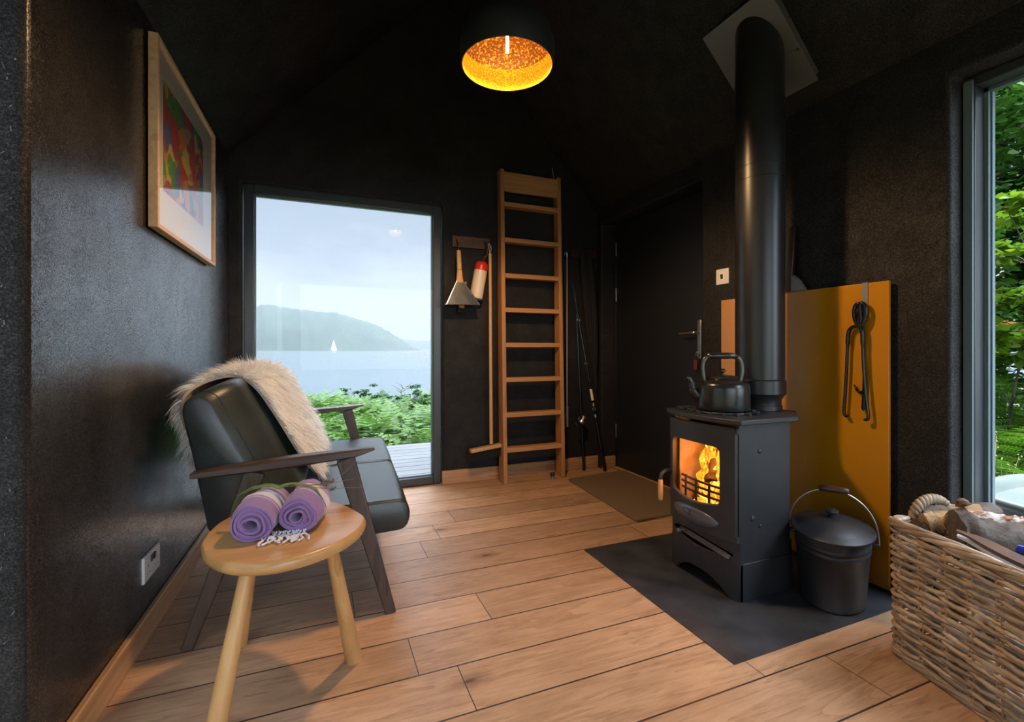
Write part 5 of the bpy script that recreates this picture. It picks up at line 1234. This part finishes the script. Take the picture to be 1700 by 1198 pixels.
# sailing boat under the headland
sb = thing('sailing_boat', 'tiny white sailing boat on the loch below the headland', 'boat', (-95, 505, -2.2)); q = Vector((-.0, 0, 0))
r = (554-850)/775; bxp = Vector(((S_+r*C_)*520, (C_-r*S_)*520, -2.2)); sb.location = bxp; sb.matrix_basis = Matrix.Translation(bxp)
mesh_obj('hull', MB().lathe([(0, 0), (.7, .1), (1.1, .7), (1.15, 1.0), (0, 1.02)], (0, 0, 0), 20, 3.2, 1), 'white', sb, world=False, smooth=50)
mesh_obj('mast', MB().tube([(0.2, 0, .9), (0.2, 0, 13)], .09, 6), 'white', sb, world=False)
mesh_obj('sail', MB().prism([(0.0, 1.8), (0.0, 12.4), (-3.0, 1.8)], -.04, .04, lambda u, v, w: (u, w, v)).prism([(.4, 1.6), (.35, 11), (3.2, 1.3)], -.04, .04, lambda u, v, w: (u, w, v)), 'white', sb, world=False, smooth=0)
# rain haze over the loch
m, t, o = newmat('rain_haze'); vsn = N(t, 'ShaderNodeVolumeScatter', Density=.00034, Anisotropy=.0); vsn.inputs['Color'].default_value = (.76, .815, .88, 1)
vab = N(t, 'ShaderNodeVolumeAbsorption', Density=.00042); vab.inputs['Color'].default_value = (.05, .06, .08, 1)
ad_ = N(t, 'ShaderNodeAddShader'); t.links.new(vsn.outputs[0], ad_.inputs[0]); t.links.new(vab.outputs[0], ad_.inputs[1]); t.links.new(ad_.outputs[0], o.inputs['Volume'])
MT['haze'] = m
hz = struct('rain_haze', MB().box(-3000, 3000, 60, 2600, -2.19, 160), 'haze', label='thin rain haze over the loch', cat='haze', smooth=0)

# fronds and leaves
def frond(L, pairs, wid, droop, seed, fine):
    R = random.Random(seed); V = []; F = []
    pts = []; p = Vector((0, 0, 0)); ang = R.uniform(1.15, 1.35)
    n = pairs
    for i in range(n+1):
        pts.append(p.copy()); a = ang - droop*(i/n)**1.3; p = p + Vector((math.cos(a), 0, math.sin(a)))*(L/n)
    def strip(a, b, w0, w1, up):
        d = (b-a); s = d.cross(up); s = s.normalized() if s.length > 1e-9 else Vector((0, 1, 0)); k = len(V)
        V.extend([a-s*w0, a+s*w0, b+s*w1, b-s*w1]); F.append((k, k+1, k+2, k+3))
    for i in range(n): strip(pts[i], pts[i+1], .004*(1-i/n)+.0012, .004*(1-(i+1)/n)+.001, Vector((0, 0, 1)) if i > n*.3 else Vector((1, 0, 0)))
    for i in range(int(n*.22), n):
        t = i/n; pl_ = wid*math.sin(PI*min(1, (t-.22)/.78*.86+.16))**.8*(1.05-.65*t)
        tg_ = (pts[i+1]-pts[i]).normalized(); upv = Vector((-tg_.z, 0, tg_.x))
        for s in (1, -1):
            d = (Vector((0, s, 0))*.92 + tg_*.38 + upv*R.uniform(-.12, .10)).normalized(); sag = Vector((0, 0, -.18))
            a = pts[i]; 
            if not fine:
                m_ = a+d*pl_*.55; e = m_+(d+sag).normalized()*pl_*.45; w = L/n*.40; strip(a, m_, w*.7, w, upv); strip(m_, e, w, .001, upv)
            else:
                q = 9; prev = a
                for k in range(1, q+1):
                    c_ = a + d*pl_*k/q + sag*pl_*(k/q)**2*.5; strip(prev, c_, .0016, .0012, upv); prev = c_
                    ll_ = L/n*.52*(1-(k/q)**1.6*.85)
                    for z in (1, -1):
                        dd = (tg_*z*.9 + d*.45).normalized(); strip(prev, prev+dd*ll_, pl_/q*.46, pl_/q*.16, upv)
    return np.array([tuple(v) for v in V]), np.array(F)
def fern_mesh(nf, L, seed, fine, wid=.20, pairs=20):
    Vs = []; Fs = []; o = 0; R = random.Random(seed)
    for k in range(nf):
        V, F = frond(L*R.uniform(.7, 1.1), pairs, wid*R.uniform(.8, 1.15), R.uniform(1.0, 1.9), seed*31+k, fine)
        a = 2*PI*k/nf + R.uniform(-.4, .4); c, s = math.cos(a), math.sin(a)
        V = V @ np.array([[c, s, 0], [-s, c, 0], [0, 0, 1]]); Vs.append(V); Fs.append(F+o); o += len(V)
    return np.concatenate(Vs), np.concatenate(Fs)
# bracken bank beyond the deck: nobody could count the fronds
base = [fern_mesh(8, .75, 50+k, False, .19, 15) for k in range(4)]
Vs = []; Fs = []; o_ = 0
for i in range(420):
    y = 4.9 + 5.2*random.random()**1.2; x = random.uniform(-3.0, 4.5) + (y-5)*.0; a = random.uniform(0, 2*PI); s = random.uniform(.75, 1.25)
    V, F = base[i % 4]; c, sn = math.cos(a), math.sin(a); V = (V*s) @ np.array([[c, sn, 0], [-sn, c, 0], [0, 0, 1]]) + np.array([x, y, -.66 + .05*(y-5) + .10*math.sin(x*1.3+y)])
    Vs.append(V); Fs.append(F+o_); o_ += len(V)
br_ = raw_mesh('bracken', np.concatenate(Vs), np.concatenate(Fs), 'bracken', None, False); tag(br_, 'green bracken bank between the deck and the loch', 'bracken', None, 'stuff')
# leafy masses
def leaves(n, c, rad, size, seed, shell=.55, drop=.35):
    r = np.random.default_rng(seed); d = r.normal(size=(n, 3)); d /= np.linalg.norm(d, axis=1)[:, None]
    cl_ = r.normal(size=(max(6, n//60), 3)); cl_ /= np.linalg.norm(cl_, axis=1)[:, None]; cl_ *= (shell+(1-shell)*r.random((len(cl_), 1)))
    pick = r.integers(0, len(cl_), n); P_ = (cl_[pick] + d*r.random((n, 1))**.6*np.array([.20, .20, .09]))*np.array(rad) + np.array(c)
    nrm_ = r.normal(size=(n, 3))*np.array([.5, .5, .4]) + np.array([0, 0, 1.0]); nrm_ /= np.linalg.norm(nrm_, axis=1)[:, None]
    az = r.random(n)*2*PI; f = np.stack([np.cos(az), np.sin(az), -drop*np.ones(n)], 1); f -= nrm_*(f*nrm_).sum(1)[:, None]; f /= np.linalg.norm(f, axis=1)[:, None]
    s = np.cross(nrm_, f); L = size*(.6+.8*r.random((n, 1)))
    b = P_; t_ = P_+f*L; m1 = P_+f*L*.45; w = L*.30
    V = np.stack([b, m1+s*w+nrm_*L*.08, t_-nrm_*L*.06, m1-s*w+nrm_*L*.08, P_+f*L*.72+s*w*.8, P_+f*L*.72-s*w*.8], 1).reshape(-1, 3)
    k = np.arange(n)[:, None]*6; F = np.concatenate([k+np.array([[0, 1, 4, 2]]), k+np.array([[0, 2, 5, 3]])], 0)
    return V, F
def tree(name, label, loc, h, crown, n, size, m, seed, group=None, cat='tree', z0=.35, cr=None):
    t_ = thing(name, label, cat, loc, 0, group); R = random.Random(seed)
    V, F = leaves(n, (0, 0, h*(z0+.5*(1-z0))), (crown, crown, h*.5*(1-z0)*1.05), size, seed); raw_mesh('foliage', V, F, m, t_, False)
    pts = bez([(0, 0, -.3), (R.uniform(-.1, .1), R.uniform(-.1, .1), h*.3), (R.uniform(-.2, .2), R.uniform(-.2, .2), h*.65), (0, 0, h*.92)], 5)
    r0 = max(.012, h*.018)*(.28 if cat == 'sapling' else 1); mb = MB().tube(pts, [r0*(1-.85*i/(len(pts)-1)) for i in range(len(pts))], 8)
    for k in range(9):
        f = R.uniform(.3, .85); a = R.uniform(0, 2*PI); p = pts[int(f*(len(pts)-1))]; l = crown*R.uniform(.5, .9)
        mb.tube(bez([p, p+Vector((math.cos(a)*l*.5, math.sin(a)*l*.5, l*.28)), p+Vector((math.cos(a)*l, math.sin(a)*l, l*.35))], 4), [r0*.4*(1-i/9) for i in range(9)], 6)
    mesh_obj('trunk', mb, 'trunk', t_, smooth=60, world=False); return t_
GT = 'trees beyond the right-hand window'
tree('tree', 'tall dark green tree at the back left of the wood', (9.8, 4.3, -.6), 7.8, 2.5, 19000, .13, 'leaf_dark', 1, GT, z0=.05)
tree('tree', 'tall dark green tree behind the bright saplings', (10.2, 1.6, -.6), 8.0, 2.6, 17000, .13, 'leaf_dark', 2, GT, z0=.05)
tree('tree', 'mid green broad tree in front of the dark ones', (7.0, 3.15, -.6), 5.6, 1.7, 17000, .10, 'leaf_mid', 3, GT, z0=.10)
tree('tree', 'mid green tree at the right of the wood', (7.6, -.6, -.6), 6.2, 2.0, 11000, .11, 'leaf_mid', 4, GT, z0=.08)
tree('tree', 'dark tree filling the left of the right-hand window view', (8.2, 5.6, -.6), 6.5, 2.1, 12000, .11, 'leaf_dark', 5, GT, z0=.05)
tree('tree', 'dark tree far to the right of the wood', (8.5, -4.0, -.6), 7.5, 2.8, 9000, .14, 'leaf_dark', 6, GT, z0=.05)
tree('oak_sapling', 'bright yellow-green oak sapling close to the right-hand window', (5.1, 1.98, -.35), 2.75, .62, 2600, .085, 'leaf_bright', 7, None, 'sapling', z0=.36)
tree('oak_sapling', 'second yellow-green sapling further right among the ferns', (5.4, .75, -.35), 2.5, .65, 2400, .085, 'leaf_bright', 8, None, 'sapling', z0=.34)
tree('shrub', 'dark bush standing above the bracken by the water', (-1.05, 9.0, -.5), 1.15, .36, 1500, .06, 'leaf_dark', 9, None, 'shrub', z0=.15)
for i, (x, y, s_) in enumerate(((.55, 9.6, .62), (1.1, 9.4, .66), (1.7, 9.3, .74), (2.6, 9.2, .8))):
    tree('shrub', ['low dark bush at the bracken edge, nearest the tall bush', 'low dark bush at the bracken edge, second from the tall bush', 'low dark bush at the bracken edge near the window frame', 'low dark bush beyond the window frame'][i], (x, y, -.42), s_, .42, 900, .05, 'leaf_dark', 20+i, 'low bushes along the shore', 'shrub', z0=.1)
r_ = np.random.default_rng(5)
sap = bpy.data.objects['oak_sapling']
V, F = leaves(46, (0, 0, 1.9), (.5, .5, .45), .085, 77); raw_mesh('young_orange_leaves', V, F, 'leaf_orange', sap, False)
fm = []
for k in range(3):
    V, F = fern_mesh(9, 1.05, 80+k, True, .24, 22); fo = raw_mesh('fern', V, F, 'fern', None, False); fm.append(fo.data); bpy.data.objects.remove(fo)
FL = ['large fern arching beside the window frame', 'bright fern just behind the white tub', 'fern at the foot of the sapling', 'fern to the right of the tub', 'fern standing further back under the trees', 'fern at the left edge of the bank', 'fern low beside the terrace corner', 'fern far right beyond the tub', 'fern between the two saplings', 'tall fern at the back under the dark trees', 'fern close behind the tub rim', 'fern farthest left of the right-hand view']
for i, (x, y, z, s) in enumerate(((4.55, 1.75, -.30, 1.0), (4.25, 1.30, -.32, .85), (5.0, 2.05, -.30, .95), (4.5, .55, -.30, 1.0), (5.6, 1.75, -.25, 1.15), (5.0, 2.7, -.30, 1.0), (4.3, 2.15, -.34, .72), (4.6, -.5, -.30, 1.05), (5.3, 1.25, -.28, 1.05), (6.0, 2.4, -.25, 1.2), (4.15, 1.55, -.34, .62), (5.6, 3.4, -.28, 1.1))):
    o = bpy.data.objects.new('fern', fm[i % 3]); COL.objects.link(o); o.location = (x, y, z); o.rotation_euler = (0, 0, i*1.7); s *= 1.45 if i in (0, 2, 4, 8, 9, 11) else 1.15; o.scale = (s, s, s)
    tag(o, FL[i], 'fern', 'ferns beyond the right-hand window')
gr = thing('dry_grass_clump', 'straw-coloured dry stalks standing in front of the ferns', 'grass', (3.85, 1.52, -.3))
mb = MB()
for i in range(26):
    x, y = random.gauss(3.88, .10), random.gauss(1.54, .10); h = random.uniform(.3, .72); a = random.uniform(0, 2*PI)
    pts = bez([(x, y, -.33), (x+.03*math.cos(a), y+.03*math.sin(a), -.3+h*.5), (x+.10*math.cos(a), y+.10*math.sin(a), -.3+h)], 5)
    mb.tube(pts, .0016, 4)
    for q in range(7): mb.ico(pts[-1-q % 4]+Vector((random.gauss(0, .014), random.gauss(0, .014), random.gauss(0, .02))), .005, .2, 1, q)
mesh_obj('stalks', mb, 'dry_plant', gr, smooth=60)['kind'] = 'stuff'
struct('bank', MB().grid(lambda a, b: (4.0+4*a, -6+14*b, -.62+.38*smoothstep(0, .35, a)+.05*mnoise.noise((a*5, b*9, 2))), 16, 40), 'ground', label='dark earth bank under the ferns', cat='ground', smooth=60)
# white outdoor bath
tu = thing('outdoor_bath', 'weathered white bath standing outside the right-hand window', 'bath', (3.14, .62, -.16))
def sup(a, rx, ry, n=3.2):
    c, s = math.cos(a), math.sin(a); return (math.copysign(abs(c)**(2/n), c)*rx, math.copysign(abs(s)**(2/n), s)*ry)
prof = [(.72, -.155), (.76, -.14), (.90, .10), (.95, .255), (.985, .262), (1.0, .275), (1.0, .29), (.985, .30), (.95, .302), (.92, .296), (.905, .275), (.89, .255), (.0, .250)]
n = 72; vs = []; fs = []
for k_, z in prof:
    for j in range(n):
        x, y = sup(2*PI*j/n, .48*max(k_, .001), .64*max(k_, .001)); vs.append((3.14+x, .62+y, z))
for i in range(len(prof)-1):
    for j in range(n): fs.append((i*n+j, i*n+(j+1) % n, i*n+n+(j+1) % n, i*n+n+j))
fs.append(tuple(range(n-1, -1, -1)))
mesh_obj('bath_shell', MB().add(vs, fs), 'tub', tu, smooth=50)
mesh_obj('overflow', MB().lathe([(.032, 0), (.032, .008), (.022, .012), (0, .012)], (2.668, .95, .20), 20, M=Vector((-.95, .25, -.2)).to_track_quat('Z', 'Y').to_matrix()), 'grey_metal', tu, smooth=40)

sl = bpy.data.lights.new('lamp_downlight', 'SPOT'); sl.energy = 84; sl.color = (1, .62, .30); sl.shadow_soft_size = .06; sl.spot_size = math.radians(156); sl.spot_blend = .4
slo = bpy.data.objects.new('lamp_downlight', sl); COL.objects.link(slo); slo.location = (LX, LY, 2.12)
